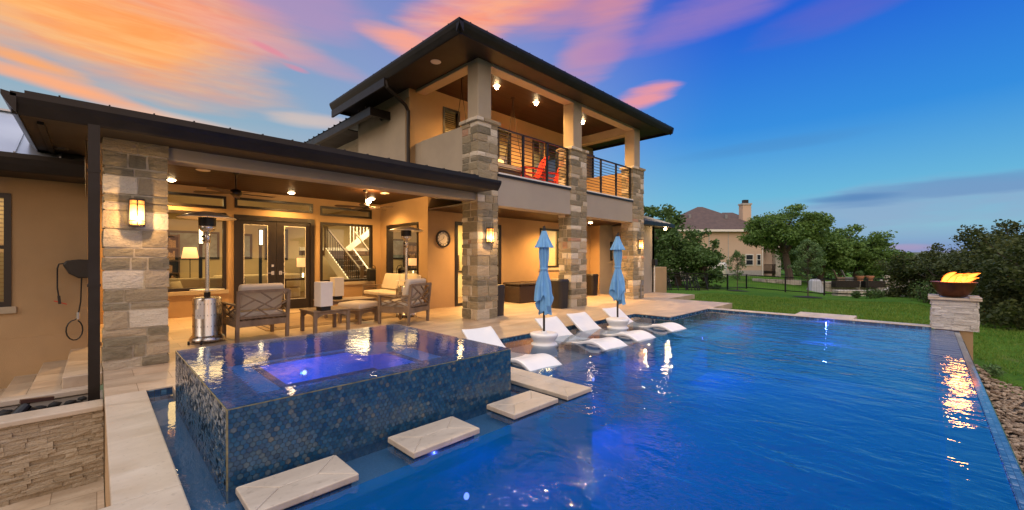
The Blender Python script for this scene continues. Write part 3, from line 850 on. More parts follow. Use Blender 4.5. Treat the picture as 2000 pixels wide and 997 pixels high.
# ---------------- stone pieces
from mathutils import noise as mnoise
def rough_box(mb, x0, x1, y0, y1, z0, z1, n=3, amp=0.0065):
    c = Vector(((x0+x1)/2, (y0+y1)/2, (z0+z1)/2)); hx, hy, hz = (x1-x0)/2, (y1-y0)/2, (z1-z0)/2
    idx = {}; off = len(mb.v); g = lambda k: -1+2*k/n
    rnd = 0.006; sd = Vector((random.uniform(0,50),)*3)
    def vid(i, j, k):
        key = (i,j,k)
        if key not in idx:
            p = Vector((g(i)*hx, g(j)*hy, g(k)*hz)); e = [i in (0,n), j in (0,n), k in (0,n)]
            if sum(e) >= 2:      # worn arrises
                for a in range(3):
                    if e[a]: p[a] -= math.copysign(rnd*random.uniform(0.3,1.3), p[a])
            nv = mnoise.noise_vector((c+p)*9+sd)*amp + mnoise.noise_vector((c+p)*28+sd)*amp*0.4
            idx[key] = len(mb.v); mb.v.append(tuple(c+p+nv))
        return idx[key]
    for i in range(n):
        for j in range(n):
            for a in (0, n):
                mb.f.append((vid(i,j,a),vid(i+1,j,a),vid(i+1,j+1,a),vid(i,j+1,a)))
                mb.f.append((vid(i,a,j),vid(i+1,a,j),vid(i+1,a,j+1),vid(i,a,j+1)))
                mb.f.append((vid(a,i,j),vid(a,i+1,j),vid(a,i+1,j+1),vid(a,i,j+1)))
def block_column(mb, x0, x1, y0, y1, z0, z1, hmin=0.08, hmax=0.20, gap=0.010, proud=0.012):
    z = z0; par = 0
    while z < z1 - 0.02:
        h = random.choice((hmin, (hmin+hmax)/2, hmax, random.uniform(hmin, hmax)))
        if z1 - (z+h) < 0.06: h = z1 - z
        W_, D_ = x1-x0, y1-y0
        za, zb = z+gap/2, z+h-gap/2
        cut = random.uniform(0.28, 0.72)*W_; cutb = random.uniform(0.28, 0.72)*W_
        d = [random.uniform(0.16, 0.36)*D_/0.6*1.0 for _ in range(4)]
        # front pair, back pair
        def st(a0, a1, b0, b1):
            j = [random.uniform(-0.006, proud) for _ in range(4)]
            i0 = len(mb.v)
            rough_box(mb, a0+gap/2-(j[0] if abs(a0-x0) < 1e-6 else 0), a1-gap/2+(j[1] if abs(a1-x1) < 1e-6 else 0),
                   b0+gap/2-(j[2] if abs(b0-y0) < 1e-6 else 0), b1-gap/2+(j[3] if abs(b1-y1) < 1e-6 else 0), za, zb)
        st(x0, x0+cut, y0, y0+d[0])
        if W_-cut > 0.34 and random.random() < 0.6:
            c2 = cut + random.uniform(0.35, 0.65)*(W_-cut)
            st(x0+cut, x0+c2, y0, y0+d[1]*0.8); st(x0+c2, x1, y0, y0+d[1])
        else: st(x0+cut, x1, y0, y0+d[1])
        st(x0, x0+cutb, y1-d[2], y1); st(x0+cutb, x1, y1-d[3], y1)
        for (xa, xb, ya, yb) in ((x0, x0+0.15, y0+d[0], y1-d[2]), (x1-0.15, x1, y0+d[1], y1-d[3])):
            if yb-ya > 0.03: st(xa, xb, ya, yb)
        z += h
def split_wall(mb, axis, c, a0, a1, z0, z1, sgn, hh=0.05, lmin=0.12, lmax=0.34):
    z = z0; row = 0
    while z < z1-0.01:
        h = hh*random.choice((0.7, 1.0, 1.0, 1.25)); h = min(h, z1-z)
        a = a0 - random.uniform(0, lmax*0.8)
        while a < a1:
            l = random.uniform(lmin, lmax); p0, p1 = max(a, a0), min(a+l, a1)
            if p1-p0 > 0.01:
                i0 = len(mb.v); pr = random.uniform(0.008, 0.03)
                if axis == 'y': mb.box(p0+.001, p1-.001, c, c+sgn*pr, z+.001, z+h-.001)
                else: mb.box(c, c+sgn*pr, p0+.001, p1-.001, z+.001, z+h-.001)
                k_ = 1 if axis == 'y' else 0
                for k in range(i0, len(mb.v)):
                    v = list(mb.v[k])
                    if abs(v[k_]-c) > 1e-4: v[k_] += random.uniform(-.007, .007)
                    mb.v[k] = tuple(v)
            a += l
        z += h

# ---------------- planter and steps on the left
random.seed(11)
pt = empty('raised_planter', (0,0,0), 0, 'split face travertine planter box with black rocks left of the pool', 'planter')
m = MB(); m.box(-3.2, 0.05, 5.97, 6.93, -1.0, -0.42); m.build('core', M['stucco_tan'], pt)
m = MB(); split_wall(m, 'y', 5.965, -3.2, 0.05, -0.90, -0.19, -1, 0.036, 0.08, 0.24); m.build('split_stone_face', M['split'], pt)
m = MB(); m.box(-3.2, 0.05, 5.97, 6.19, -0.43, -0.195); m.box(-3.2, 0.05, 6.82, 6.93, -0.43, -0.20); m.box(-0.02, 0.05, 6.19, 6.82, -0.43, -0.2); m.build('inner_wall', M['stucco_grey'], pt)
m = MB(); m.box(-3.2, 0.05, 5.92, 6.20, -0.185, -0.13); m.box(-3.2, -0.05, 6.80, 6.96, -0.19, -0.125)
m.build('coping', M['coping'], pt, bevel=0.012, seg=2)
rebase(pt, (-1.5, 6.4, -0.9))
m = MB()
random.seed(4)
for k in range(190):
    cx, cy = random.uniform(-1.6, -0.04), random.uniform(6.22, 6.79)
    r = random.uniform(0.03, 0.06); i0 = len(m.v)
    bm = bmesh.new(); bmesh.ops.create_icosphere(bm, subdivisions=1, radius=r)
    for v in bm.verts: v.co *= random.uniform(0.75, 1.2)
    z = -0.36 + random.uniform(0.0, 0.05) + (0.05 if k > 120 else 0) + 0.04
    m.v += [(cx+v.co.x*1.3, cy+v.co.y, z+v.co.z*0.75) for v in bm.verts]
    m.f += [tuple(i0+v.index for v in f.verts) for f in bm.faces]; bm.free()
tag(m.build('lava_rocks', M['lava'], smooth=True), 'black lava rocks filling the planter', 'rocks', kind='stuff')
sp = empty('landscape_spotlight', (-0.52, 6.50, -0.28), 0.4, 'small black bullet spotlight lying on the lava rocks', 'spotlight')
m = MB(); m.tube([(0,0,0.05),(0.02,0,0.14),(0.05,0,0.19)], 0.012); m.build('stem', M['black_metal'], sp)
m = MB(); m.bar((-0.03,0,0.19),(0.20,-0.03,0.16),0.05,0.035); m.build('knuckle', pbr('brown_bronze',(0.05,0.02,0.015),0.5), sp)
m = MB(); m.tube([(-0.12,-0.06,0.02),(0.01,-0.01,0.14)], [0.055,0.045], 12); m.build('lamp_head', M['black_metal'], sp)

stp = empty('entry_steps', (0,0,0), 0, 'broad travertine steps going down to the left of the stone pillar', 'steps')
for k in range(6):
    x1 = 0.05 if k == 0 else -0.28-0.27*(k-1)
    x0 = -0.28-0.27*k
    m = MB(); m.box(x0, x1, 6.965, 9.1, -0.15*k-0.15, -0.15*k + (0.002 if k == 0 else 0)); m.build('tread', M['trav'], stp, bevel=0.008)
rebase(stp, (-0.4, 8, -0.9))

# gravel bed beyond the infinity edge
random.seed(9)
def bedz(x, y): return gz(x, y)+0.01 if x > 12.16 else -1.14 + (gz(12.17, y)+1.15)*smooth(9.5, 12.1, x)
m = MB()
base = []
for s_ in range(5):
    bm = bmesh.new(); bmesh.ops.create_icosphere(bm, subdivisions=1, radius=1)
    for v in bm.verts: v.co = v.co*random.uniform(0.8, 1.15); v.co.z *= 0.6
    base.append(([tuple(v.co) for v in bm.verts], [tuple(x.index for x in f.verts) for f in bm.faces])); bm.free()
for k in range(8500):
    x = random.uniform(4.5, 12.1); y = -0.5 - random.random()**1.1*2.9
    lim = 11.95 + (y+0.6)*0.75 + 0.12*math.sin(y*9)
    if x > lim - 0.1*random.random(): continue
    r = random.uniform(0.016, 0.046)*(1.3 if random.random() < 0.1 else 1)
    vs, fs = random.choice(base); a = random.uniform(0, 6.28); ca, sa = math.cos(a), math.sin(a); sx = random.uniform(0.8, 1.5)
    z = bedz(x, y) + random.uniform(0, 0.03)
    i0 = len(m.v)
    m.v += [(x+(v[0]*sx*ca-v[1]*sa)*r, y+(v[0]*sx*sa+v[1]*ca)*r, z+v[2]*r) for v in vs]
    m.f += [tuple(i0+q for q in f) for f in fs]
tag(m.build('river_gravel', M['gravel'], smooth=False), 'tan and brown river gravel along the infinity edge', 'gravel', kind='stuff')
m = MB()
gx = [-3, 4, 8, 9.5, 10, 10.5, 11, 11.4, 11.8, 12.18]; gy = [-3.6, -2.6, -2.0, -1.6, -1.2, -0.8, -0.46]
for i in range(len(gx)-1):
    for j in range(len(gy)-1):
        m.quad(*[(x, y, bedz(min(x, 12.16), y)-0.015) for x, y in ((gx[i],gy[j]),(gx[i+1],gy[j]),(gx[i+1],gy[j+1]),(gx[i],gy[j+1]))])
struct(m.build('gravel_bed', M['mulch']))
m = MB()
gx = [11.2, 11.5, 11.8, 12.0, 12.17]
for i in range(len(gx)-1):
    for j in range(len(gy)-1):
        q = [(gx[i],gy[j]),(gx[i+1],gy[j]),(gx[i+1],gy[j+1]),(gx[i],gy[j+1])]
        if gx[i+1] < 11.95 + (gy[j]+0.6)*0.75 - 0.1: continue
        m.quad(*[(x, y, bedz(min(x, 12.16), y)-0.004) for x, y in q])
struct(m.build('lawn_edge', M['lawn']))
# ================================================================== HOUSE
H = empty('two_storey_house', (0,0,0), 0, 'large two storey tan stucco house with stone pillars and dark metal roof', 'house')
YB, YF = 12.2, 9.55
wins = {}
# ground floor back wall, recess wall and front wall
hb = [(0.30,2.24,0.62,2.47),(0.30,2.24,2.60,2.88),(2.41,4.33,-0.01,2.47),(2.44,4.28,2.65,2.89),(4.50,6.05,0.70,2.40),(4.50,6.02,2.61,2.86)]
m = MB(); wall(m, 'y', YB, -0.10, 6.56, -0.16, 3.3, 0.2, hb)
hk = [(10.02,11.78,0.82,2.38)]
wall(m, 'x', 6.33, 9.75, 12.2, -0.16, 3.3, 0.2, hk)
wall(m, 'x', -0.105, 9.305, 12.2, -0.16, 3.3, -0.2)
hf = [(7.25,9.04,-0.01,2.42),(10.93,12.02,1.06,2.43)]
wall(m, 'y', YF, 6.33, 13.97, -0.16, 3.3, 0.2, hf)
wall(m, 'x', 13.972, 9.302, 9.545, -0.30, 3.0, 0.2)
m.quad((13.969,9.102,-0.3),(13.969,9.302,-0.3),(13.969,9.302,3.0),(13.969,9.102,3.0))
m.build('lower_wall', M['stucco_tan'], H)
m = MB(); wall(m, 'y', 9.1, -7.0, -0.10, -1.0, 2.72, 0.2, [(-2.0,-0.86,0.70,2.26)])
m.box(-7.0,-0.10,9.085,9.10,-1.0,0.235)
m.build('wing_wall', M['stucco_tan'], H)
m = MB(); wall(m, 'y', 9.1, 13.97, 15.9, -0.3, 2.95, 0.2, [(14.75,15.35,1.3,2.05)])
wall(m, 'y', 8.0, 14.9, 16.35, -0.32, 2.70, 0.2); wall(m, 'x', 16.35, 8.0, 14.0, -0.32, 2.70, -0.2); wall(m,'x',14.9,8.2,9.1,-0.3,2.7,0.2)
m.build('side_wall', M['stucco_grey'], H)
m = MB(); m.box(16.45,17.5,8.0,8.9,-0.5,1.02); m.build('screen_wall', M['stucco_tan'], H, bevel=0.01)
m = MB(); m.tube([(16.22,7.94,-0.3),(16.22,7.94,1.1)],0.035,8); m.build('white_pipe', M['white_trim'], H)
m = MB(); m.box(16.12,16.36,7.86,7.99,1.1,1.35); m.tube([(16.1,7.9,1.2),(15.98,7.9,0.6),(16.05,7.9,0.25)],0.01,5); m.build('meter_box', M['black_plastic'], H)

# second floor walls (parapets, upper storey)
m = MB()
hu = [(6.87,7.44,4.30,5.62),(8.97,9.54,4.1,5.50),(10.60,11.16,4.1,5.52),(11.28,12.75,3.4,5.52)]
wall(m, 'y', YF+0.05, 5.8, 14.25, 3.13, 6.2, 0.2, hu)
m.build('balcony_wall', M['stucco_tan'], H)
m = MB()
wall(m, 'x', 5.8, 9.82, 12.62, 3.13, 5.86, 0.2)
m.box(5.785, 5.80, 9.60, 12.62, 5.62, 5.86)
wall(m, 'y', 12.619, 6.002, 6.4, 3.13, 5.86, -0.2)
wall(m, 'x', 6.12, 12.62, 17.5, 2.6, 5.40, 0.2, [(12.95,13.55,4.10,4.72)])
m.box(6.10, 6.12, 12.62, 17.5, 5.12, 5.34); m.box(6.10, 6.12, 12.88, 13.62, 3.98, 4.10); m.box(6.10,6.12,12.88,12.95,4.1,4.78); m.box(6.10,6.12,13.55,13.62,4.1,4.78); m.box(6.10,6.12,12.95,13.55,4.72,4.78)

m.build('upper_wall', M['stucco'], H)
m = MB()
wall(m, 'x', 5.97, 7.565, 9.30, 3.13, 4.42, 0.2)
m.box(5.97, 6.17, 9.301, 9.598, 3.13, 4.41)
m.build('parapet', M['stucco'], H, bevel=0.008)
m = MB(); wall(m,'x',13.33,7.5,9.598,3.3,4.45,0.2); m.build('parapet', M['stucco_tan'], H)
# balcony slab / spandrel
m = MB()
m.box(6.56, 12.79, 7.03, 7.40, 2.60, 3.33)
m.box(12.79,13.33,7.3,7.5,2.6,3.33)
m.build('spandrel_beam', M['stucco_grey'], H)
m = MB(); m.box(6.56, 13.6, 7.40, 9.598, 3.0, 3.33); m.build('balcony_floor', M['stucco_grey'], H)
m = MB(); m.box(6.56, 9.32, 6.99, 7.25, 3.33, 3.365); m.box(10.09, 12.77, 6.99, 7.25, 3.33, 3.365); m.build('ledge_cap', M['white_trim'], H)
m = MB(); m.box(6.56, 9.32, 7.00, 7.03, 3.275, 3.33); m.box(10.09, 12.77, 7.00, 7.03, 3.275, 3.33); m.build('flashing', M['dark_metal'], H)
m = MB(); m.box(6.34, 13.97, 7.40, 9.55, 2.68, 2.72); m.build('porch_ceiling', M['ceil'], H)
m = MB(); m.box(-0.10, 6.33, 7.35, 12.2, 3.07, 3.10); m.build('patio_ceiling', M['ceil'], H)
m = MB(); m.box(6.17, 13.33, 7.35, 9.60, 6.0, 6.03); m.build('balcony_ceiling', M['ceil'], H)
# beams
m = MB(); m.box(0.05, 5.95, 7.06, 7.40, 2.66, 3.07); m.box(-0.098,0.20,7.4,12.2,2.9,3.068); m.build('patio_beam', M['stucco_grey'], H, bevel=0.01)
m = MB(); m.box(6.40, 12.94, 7.06, 7.36, 5.77, 6.0); m.box(5.98, 6.28, 7.42, 9.60, 5.77, 6.0); m.box(13.02, 13.32, 7.39, 9.60, 5.70, 6.0)
m.build('balcony_beam', M['stucco'], H, bevel=0.01)
# plaster posts
for x0, x1, mt in ((5.98,6.385,'stucco'),(9.51,9.91,'stucco'),(12.94,13.34,'stucco')):
    m = MB(); m.box(x0, x1, 7.05, 7.42, 4.50, 5.84); m.build('plaster_post', M[mt], H, bevel=0.02, seg=2)
# stone pillars
random.seed(21)
cols = [(0.05,0.67,7.0,7.62,2.86,0.10,0.23),(5.93,6.55,7.0,7.56,4.42,0.10,0.23),(9.33,10.09,7.0,7.46,4.42,0.11,0.23),(12.78,13.53,7.0,7.46,4.42,0.11,0.19)]
for k, (x0,x1,y0,y1,zt,h0,h1) in enumerate(cols):
    c = MB(); c.box(x0+0.020, x1-0.020, y0+0.020, y1-0.020, -0.02, zt)
    p = c.build('stone_pillar', M['mortar'], H)
    s = MB(); block_column(s, x0, x1, y0, y1, 0.0, zt, h0, h1)
    s.build('stone_blocks', M['stone'], p)
    if k:
        s = MB(); block_column(s, x0-0.05, x1+0.05, y0-0.05, y1+0.05, zt, zt+0.09, 0.09, 0.09)
        s.build('pillar_cap', M['stone'], p)
        c = MB(); c.box(x0-0.02, x1+0.02, y0-0.02, y1+0.02, zt, zt+0.08); c.build('cap_bed', M['mortar'], p)

# ---- roofs
def flat_eave(nm, x0, x1, y0, y1, zs, fh, ovx, mat_s, rise=None, seams='y', gut=True):
    pass
# patio roof
m = MB(); m.box(-0.56, 5.95, 6.44, 7.06, 2.82, 2.85); m.box(-0.56, -0.10, 7.06, 9.10, 2.82, 2.85)
m.box(-0.098, 0.05, 7.06, 7.4, 2.82, 2.85)
m.build('patio_soffit', M['soffit'], H)
m = MB()   # fascia and gutter profile
prof = [(6.44,2.80),(6.44,2.98),(6.33,3.00),(6.33,2.955),(6.36,2.90),(6.42,2.82)]
m.extr(prof, 'x', -0.60, 6.02)
profx = [(-0.56,2.80),(-0.56,2.98),(-0.66,3.00),(-0.66,2.955),(-0.63,2.90),(-0.58,2.82)]
m.extr(profx, 'y', 6.33, 9.08)
m.box(-0.45,-0.40,6.7,9.0,2.79,2.82)
m.build('gutter', M['dark_metal'], H)
m = MB()
m.quad((-0.66,6.36,2.99),(6.02,6.36,2.99),(6.02,7.3,3.10),(-0.56,7.0,3.09))
m.box(-0.56, 5.95, 6.98, 7.03, 3.08, 3.20)
m.quad((-0.56,7.0,3.20),(5.95,7.0,3.20),(5.79,13.0,3.72),(-0.56,13.0,3.72))
m.quad((-0.56,7.0,3.20),(-0.56,13.0,3.72),(-0.56,13.0,3.1),(-0.56,7.0,3.0))
for k in range(16):
    x = -0.3+0.41*k
    m.bar((x, 6.98, 3.20), (x, 12.9, 3.72), 0.015, 0.03)
m.build('patio_roof', M['dark_metal'], H)
# left wing roof
m = MB(); m.box(-7, -0.12, 8.40, 9.10, 2.50, 2.53); m.build('wing_soffit', M['soffit'], H)
m = MB(); m.extr([(8.40,2.49),(8.40,2.70),(8.29,2.72),(8.29,2.66),(8.33,2.58),(8.38,2.50)], 'x', -7, -0.12); m.build('gutter', M['dark_metal'], H)
m = MB(); m.quad((-7,8.30,2.71),(-0.12,8.30,2.71),(-0.12,10.3,3.68),(-7,10.3,3.68)); m.quad((-7,10.3,3.68),(-0.12,10.3,3.68),(-0.12,14,2.3),(-7,14,2.3))
m.quad((-0.12,8.3,2.71),(-0.12,10.3,3.68),(-0.12,14,2.3),(-0.12,9,2.3))
for k in range(18):
    x = -0.35-0.40*k; m.bar((x,8.30,2.725),(x,10.3,3.695),0.018,0.03)
m.bar((-7,10.3,3.70),(-0.12,10.3,3.70),0.10,0.03)
m.build('wing_roof', M['roofmetal'], H)
# main upper roof
m = MB(); m.box(5.02, 14.33, 6.45, 7.20, 5.84, 5.87); m.box(5.02, 6.10, 7.20, 12.6, 5.84, 5.87); m.box(13.20, 14.33, 7.20, 12.6, 5.84, 5.87); m.box(6.1,13.2,9.7,12.6,5.84,5.87)
m.build('upper_soffit', M['soffit'], H)
m = MB()
m.extr([(6.45,5.76),(6.45,5.98),(6.34,6.00),(6.34,5.95),(6.37,5.88),(6.43,5.78)], 'x', 4.92, 14.43)
m.extr([(5.02,5.76),(5.02,5.98),(4.91,6.00),(4.91,5.95),(4.94,5.88),(5.00,5.78)], 'y', 6.34, 12.62)
m.extr([(14.33,5.76),(14.33,5.98),(14.44,6.00),(14.44,5.95),(14.41,5.88),(14.35,5.78)], 'y', 6.34, 12.62)
m.box(5.02, 6.0, 12.56, 12.62, 5.76, 5.98)
m.box(4.97, 5.02, 9.4, 12.62, 5.60, 5.80)
m.build('gutter', M['dark_metal'], H)
m = MB()
m.quad((4.92,6.36,5.99),(14.43,6.36,5.99),(11.6,9.6,6.75),(7.8,9.6,6.75)); m.tri((4.92,6.36,5.99),(7.8,9.6,6.75),(4.92,12.6,5.99))
m.tri((14.43,6.36,5.99),(11.6,9.6,6.75),(14.43,12.6,5.99)); m.quad((7.8,9.6,6.75),(11.6,9.6,6.75),(14.43,12.6,5.99),(4.92,12.6,5.99))
for k in range(13):
    y = 6.7+0.45*k
    if y < 12.5: m.box(4.91, 5.15, y-0.008, y+0.008, 5.985, 6.015)
for k in range(22):
    x = 5.2+0.43*k
    m.box(x-0.008, x+0.008, 6.34, 6.6, 5.985, 6.015)
m.build('upper_roof', M['dark_metal'], H)
m = MB(); m.box(5.32, 6.4, 12.63, 17.6, 5.34, 5.37); m.build('upper_soffit', M['soffit'], H)
m = MB(); m.box(5.20, 5.32, 10.6, 17.6, 5.24, 5.46); m.box(5.32,5.8,10.6,10.66,5.24,5.46); m.build('gutter', M['dark_metal'], H)
m = MB(); m.quad((5.18,10.6,5.47),(5.18,17.6,5.47),(7.5,17.6,6.0),(7.5,12.64,6.0)); m.quad((5.18,10.6,5.47),(7.5,12.64,6.0),(7.5,12.63,5.3),(5.3,10.6,5.3))
for k in range(16): m.box(5.17,5.45,10.8+0.43*k,10.824+0.43*k,5.47,5.51)
m.build('upper_roof', M['dark_metal'], H)
# right wing roof
m = MB(); m.quad((13.9,7.45,2.80),(17.0,7.45,2.80),(15.4,9.6,3.60),(13.9,9.6,3.60)); m.quad((17.0,7.45,2.80),(17.0,14,2.80),(15.4,12,3.6),(15.4,9.6,3.60))
m.build('side_roof', M['dark_metal'], H)
m = MB(); m.box(13.9,17.0,7.43,7.50,2.66,2.80); m.box(16.95,17.0,7.5,14,2.66,2.80); m.build('gutter', M['dark_metal'], H)
m = MB(); m.box(13.9,16.95,7.50,8.2,2.69,2.72); m.box(16.35,16.95,8.2,14,2.69,2.72); m.build('side_soffit', M['soffit'], H)
m = MB()
for k in range(7): m.bar((14.1+0.42*k,7.45,2.815),(14.1+0.42*k*0.6,9.5,3.59),0.02,0.03)
m.build('roof_seams', M['roofmetal'], H)

# downspouts
m = MB()
m.box(-0.068, 0.026, 6.42, 6.50, -0.40, 2.83); m.box(-0.074, 0.032, 6.415, 6.505, 1.05, 1.08); m.box(-0.074, 0.032, 6.415, 6.505, 2.3, 2.33)
m.build('downspout', M['dark_metal'], H)
m = MB(); m.tube([(5.03,9.42,5.74),(5.06,9.42,5.60),(5.62,9.50,5.32),(5.72,9.53,5.20),(5.72,9.53,3.3)], 0.048, 8); m.build('downspout', M['dark_metal'], H)
m = MB(); m.tube([(14.36,9.7,5.76),(14.36,9.7,5.58),(14.15,9.5,5.5),(14.1,9.5,5.38),(14.1,9.5,3.4)], 0.045, 8); m.build('downspout', M['dark_metal'], H)

# ---- windows
def window(axis, c, a0, a1, z0, z1, out=-1, fw=0.055, mull=(), blinds=False, sill=True, mat='frame', glass='glass'):
    """frame set back 5 cm in its opening; out = direction of outside along the axis"""
    f = MB()
    def bx(p0, p1, q0, q1, d0, d1, mb=f):
        d0, d1 = c - out*d0, c - out*d1
        if axis == 'y': mb.box(p0, p1, d0, d1, q0, q1)
        else: mb.box(d0, d1, p0, p1, q0, q1)
    D0, D1 = -0.02, 0.09
    bx(a0-0.012, a0+fw, z0-0.012, z1+0.012, D0, D1); bx(a1-fw, a1+0.012, z0-0.012, z1+0.012, D0, D1)
    bx(a0+fw, a1-fw, z0-0.012, z0+fw, D0, D1); bx(a0+fw, a1-fw, z1-fw, z1+0.012, D0, D1)
    for (kind, q) in mull:
        if kind == 'h': bx(a0+fw, a1-fw, q-0.025, q+0.025, D0+0.01, D1)
        else: bx(q-0.03, q+0.03, z0+fw, z1-fw, D0+0.01, D1)
    fo = f.build('window', M[mat], H)
    g = MB(); d = c - out*0.05
    if axis == 'y': g.quad((a0+fw,d,z0+fw),(a1-fw,d,z0+fw),(a1-fw,d,z1-fw),(a0+fw,d,z1-fw))
    else: g.quad((d,a0+fw,z0+fw),(d,a1-fw,z0+fw),(d,a1-fw,z1-fw),(d,a0+fw,z1-fw))
    g.build('pane', M[glass], fo)
    if sill:
        s = MB(); bx(a0-0.06, a1+0.06, z0-0.11, z0-0.014, -0.035, 0.0, s); s.build('sill', M['stucco'], fo, bevel=0.006)
    if blinds:
        s = MB(); z = z0+fw+0.02
        while z < z1-fw:
            bx(a0+fw, a1-fw, z, z+0.012, 0.105, 0.15, s); z += 0.06
        s.build('blinds', M['blinds'], fo)
    return fo
window('y', YB, *hb[0]); window('y', YB, *hb[1], sill=False, fw=0.045)
window('y', YB, *hb[3], sill=False, fw=0.045); window('y', YB, *hb[4]); window('y', YB, *hb[5], sill=False, fw=0.045)
window('x', 6.33, *hk[0])
window('y', YF, *hf[1], fw=0.06)
window('y', YF, *hf[0], fw=0.09, mull=(('v',8.2),), sill=False)
window('y', 9.1, -2.0, -0.86, 0.70, 2.26, fw=0.055, mull=(('h',1.52),), blinds=True)
window('y', 9.1, 14.75,15.35,1.3,2.05)
window('x', 6.12, 12.95,13.55,4.10,4.72, fw=0.05, sill=False)
window('y', YF+0.05, *hu[0], blinds=True, sill=False); window('y', YF+0.05, *hu[1], blinds=True, sill=False)
window('y', YF+0.05, *hu[2], sill=False); window('y', YF+0.05, *hu[3], fw=0.09, mull=(('v',12.0),), sill=False)
# lit curtain panels behind high window
m = MB(); m.box(6.28,6.30,12.95,13.55,4.1,4.72); m.build('lit_blind', pbr('lit_roller_blind',(0.8,0.75,0.6),0.8,emis=(1,0.88,0.62),es=0.75), H)

# french doors
m = MB()
x0, x1 = 2.41, 4.33
m.box(x0, x0+0.11, YB-0.03, YB+0.12, 0, 2.36); m.box(x1-0.11, x1, YB-0.03, YB+0.12, 0, 2.36); m.box(x0, x1, YB-0.03, YB+0.12, 2.36, 2.47)
df = m.build('door_frame', M['frame'], H)
for s_, (a, b_) in enumerate(((x0+0.112, 3.366),(3.374, x1-0.112))):
    m = MB(); st_ = 0.15 if s_ == 0 else 0.15
    sa, sb = (0.10, 0.20) if s_ == 0 else (0.18, 0.12); A0, B0 = a+sa, b_-sb
    m.box(a, A0, YB+0.0, YB+0.05, 0.01, 2.352); m.box(B0, b_, YB, YB+0.05, 0.01, 2.352)
    m.box(A0, B0, YB, YB+0.05, 0.01, 0.27); m.box(A0, B0, YB, YB+0.05, 2.24, 2.352)
    d = m.build('door', M['frame'], H)
    g = MB(); g.quad((A0,YB+0.025,0.27),(B0,YB+0.025,0.27),(B0,YB+0.025,2.24),(A0,YB+0.025,2.24)); g.build('pane', M['glass'], d)
    g = MB()
    for (p0,p1,q0,q1) in ((A0,A0+0.012,0.27,2.24),(B0-0.012,B0,0.27,2.24),(A0+0.012,B0-0.012,0.27,0.282),(A0+0.012,B0-0.012,2.228,2.24)): g.box(p0,p1,YB-0.004,YB+0.002,q0,q1)
    g.build('glazing_bead', M['white_trim'], d)
    hx = b_-0.09 if s_ == 0 else a+0.09
    g = MB(); g.box(hx-0.035,hx+0.035,YB-0.012,YB-0.001,0.94,1.04); sg = -1 if s_ == 0 else 1
    g.bar((hx,YB-0.04,0.99),(hx+sg*0.14,YB-0.04,0.99),0.016); g.tube([(hx,YB-0.01,0.99),(hx,YB-0.045,0.99)],0.012,6)
    if s_ == 0: g.box(hx-0.03,hx+0.03,YB-0.012,YB-0.001,1.15,1.21)
    g.build('handle', M['steel'], d)

# railings
def railing(x0, x1, posts, label):
    r = empty('balcony_railing', (0,0,0)); r.parent = H
    for x in posts:
        m = MB(); m.box(x-0.025, x+0.025, 7.085, 7.135, 3.365, 4.43); m.build('post', M['black_metal'], r)
    m = MB(); m.box(x0, x1, 7.085, 7.135, 4.41, 4.445); m.build('top_rail', M['black_metal'], r)
    m = MB()
    for k in range(11): m.bar((x0, 7.11, 3.45+0.087*k), (x1, 7.11, 3.45+0.087*k), 0.014)
    m.build('rods', M['black_metal'], r)
railing(6.56, 9.33, (6.60, 7.50, 8.42, 9.29), '')
railing(10.09, 12.78, (10.12, 10.98, 11.86, 12.74), '')

# recessed lights & speakers (parts of the ceilings)
def recessed(x, y, z, e=26, lit=True, globe=False):
    m = MB()
    if globe: m.lathe([(max(0.001, 0.05*math.sin(math.pi*k/12)), -0.052-0.05*math.cos(math.pi*k/12)) for k in range(13)], (x,y,z), 20)
    else: m.lathe([(0.001,-0.040),(0.04,-0.036),(0.068,-0.018),(0.078,0.0)], (x,y,z), 20)
    if lit:
        o = m.build('recessed_light', M['bulb'], H, smooth=True); 
        l = bpy.data.lights.new('downlight', 'SPOT'); l.energy = e*6.6; l.spot_size = R(150); l.spot_blend = 0.9; l.color = (1,0.53,0.16); l.shadow_soft_size = 0.01
        q = bpy.data.objects.new('downlight', l); COL.objects.link(q); q.location = (x,y,z-(0.125 if globe else 0.06)); q.parent = H
    t = MB(); t.lathe([(0.082,-0.006),(0.10,-0.006),(0.10,0.0),(0.082,0.0)], (x,y,z), 20)
    if lit: t.build('trim_ring', M['white_trim'], o)
    return None
def speaker(x, y, z):
    m = MB(); m.lathe([(0.001,-0.008),(0.11,-0.008),(0.12,0.0)], (x,y,z), 20); m.build('ceiling_speaker', M['white_trim'], H)
for p in ((7.57,8.15),(9.19,8.18),(11.56,8.2)):
    recessed(*p, 6.0, 85, globe=True)
# small globes hanging just under the boards read as star bursts from below
recessed(1.14, 11.55, 3.07, 75); recessed(3.55, 11.6, 3.07, 40); recessed(5.5, 11.1, 3.07, 50); recessed(3.2, 7.9, 3.07, 20)
speaker(1.45, 9.87, 3.07); speaker(5.30, 9.98, 3.07)
for p in ((7.9,8.6),(10.9,8.6),(12.6,8.6)): recessed(*p, 2.68, 70)
speaker(5.45, 7.9, 5.84)
m = MB(); m.lathe([(0.001,-0.02),(0.06,-0.02),(0.07,0.0)], (-0.33,8.1,2.82), 12); m.build('soffit_vent', M['black_plastic'], H)
m = MB(); m.box(10.06,10.12,9.53,9.548,0.36,0.48); m.build('outlet', M['white_trim'], H)
m = MB(); m.box(13.28,13.40,6.95,6.985,0.45,0.62); m.tube([(13.25,6.97,0.5),(13.25,6.97,0.0)],0.02,6); m.build('outlet_box', M['grey_plastic'], H)

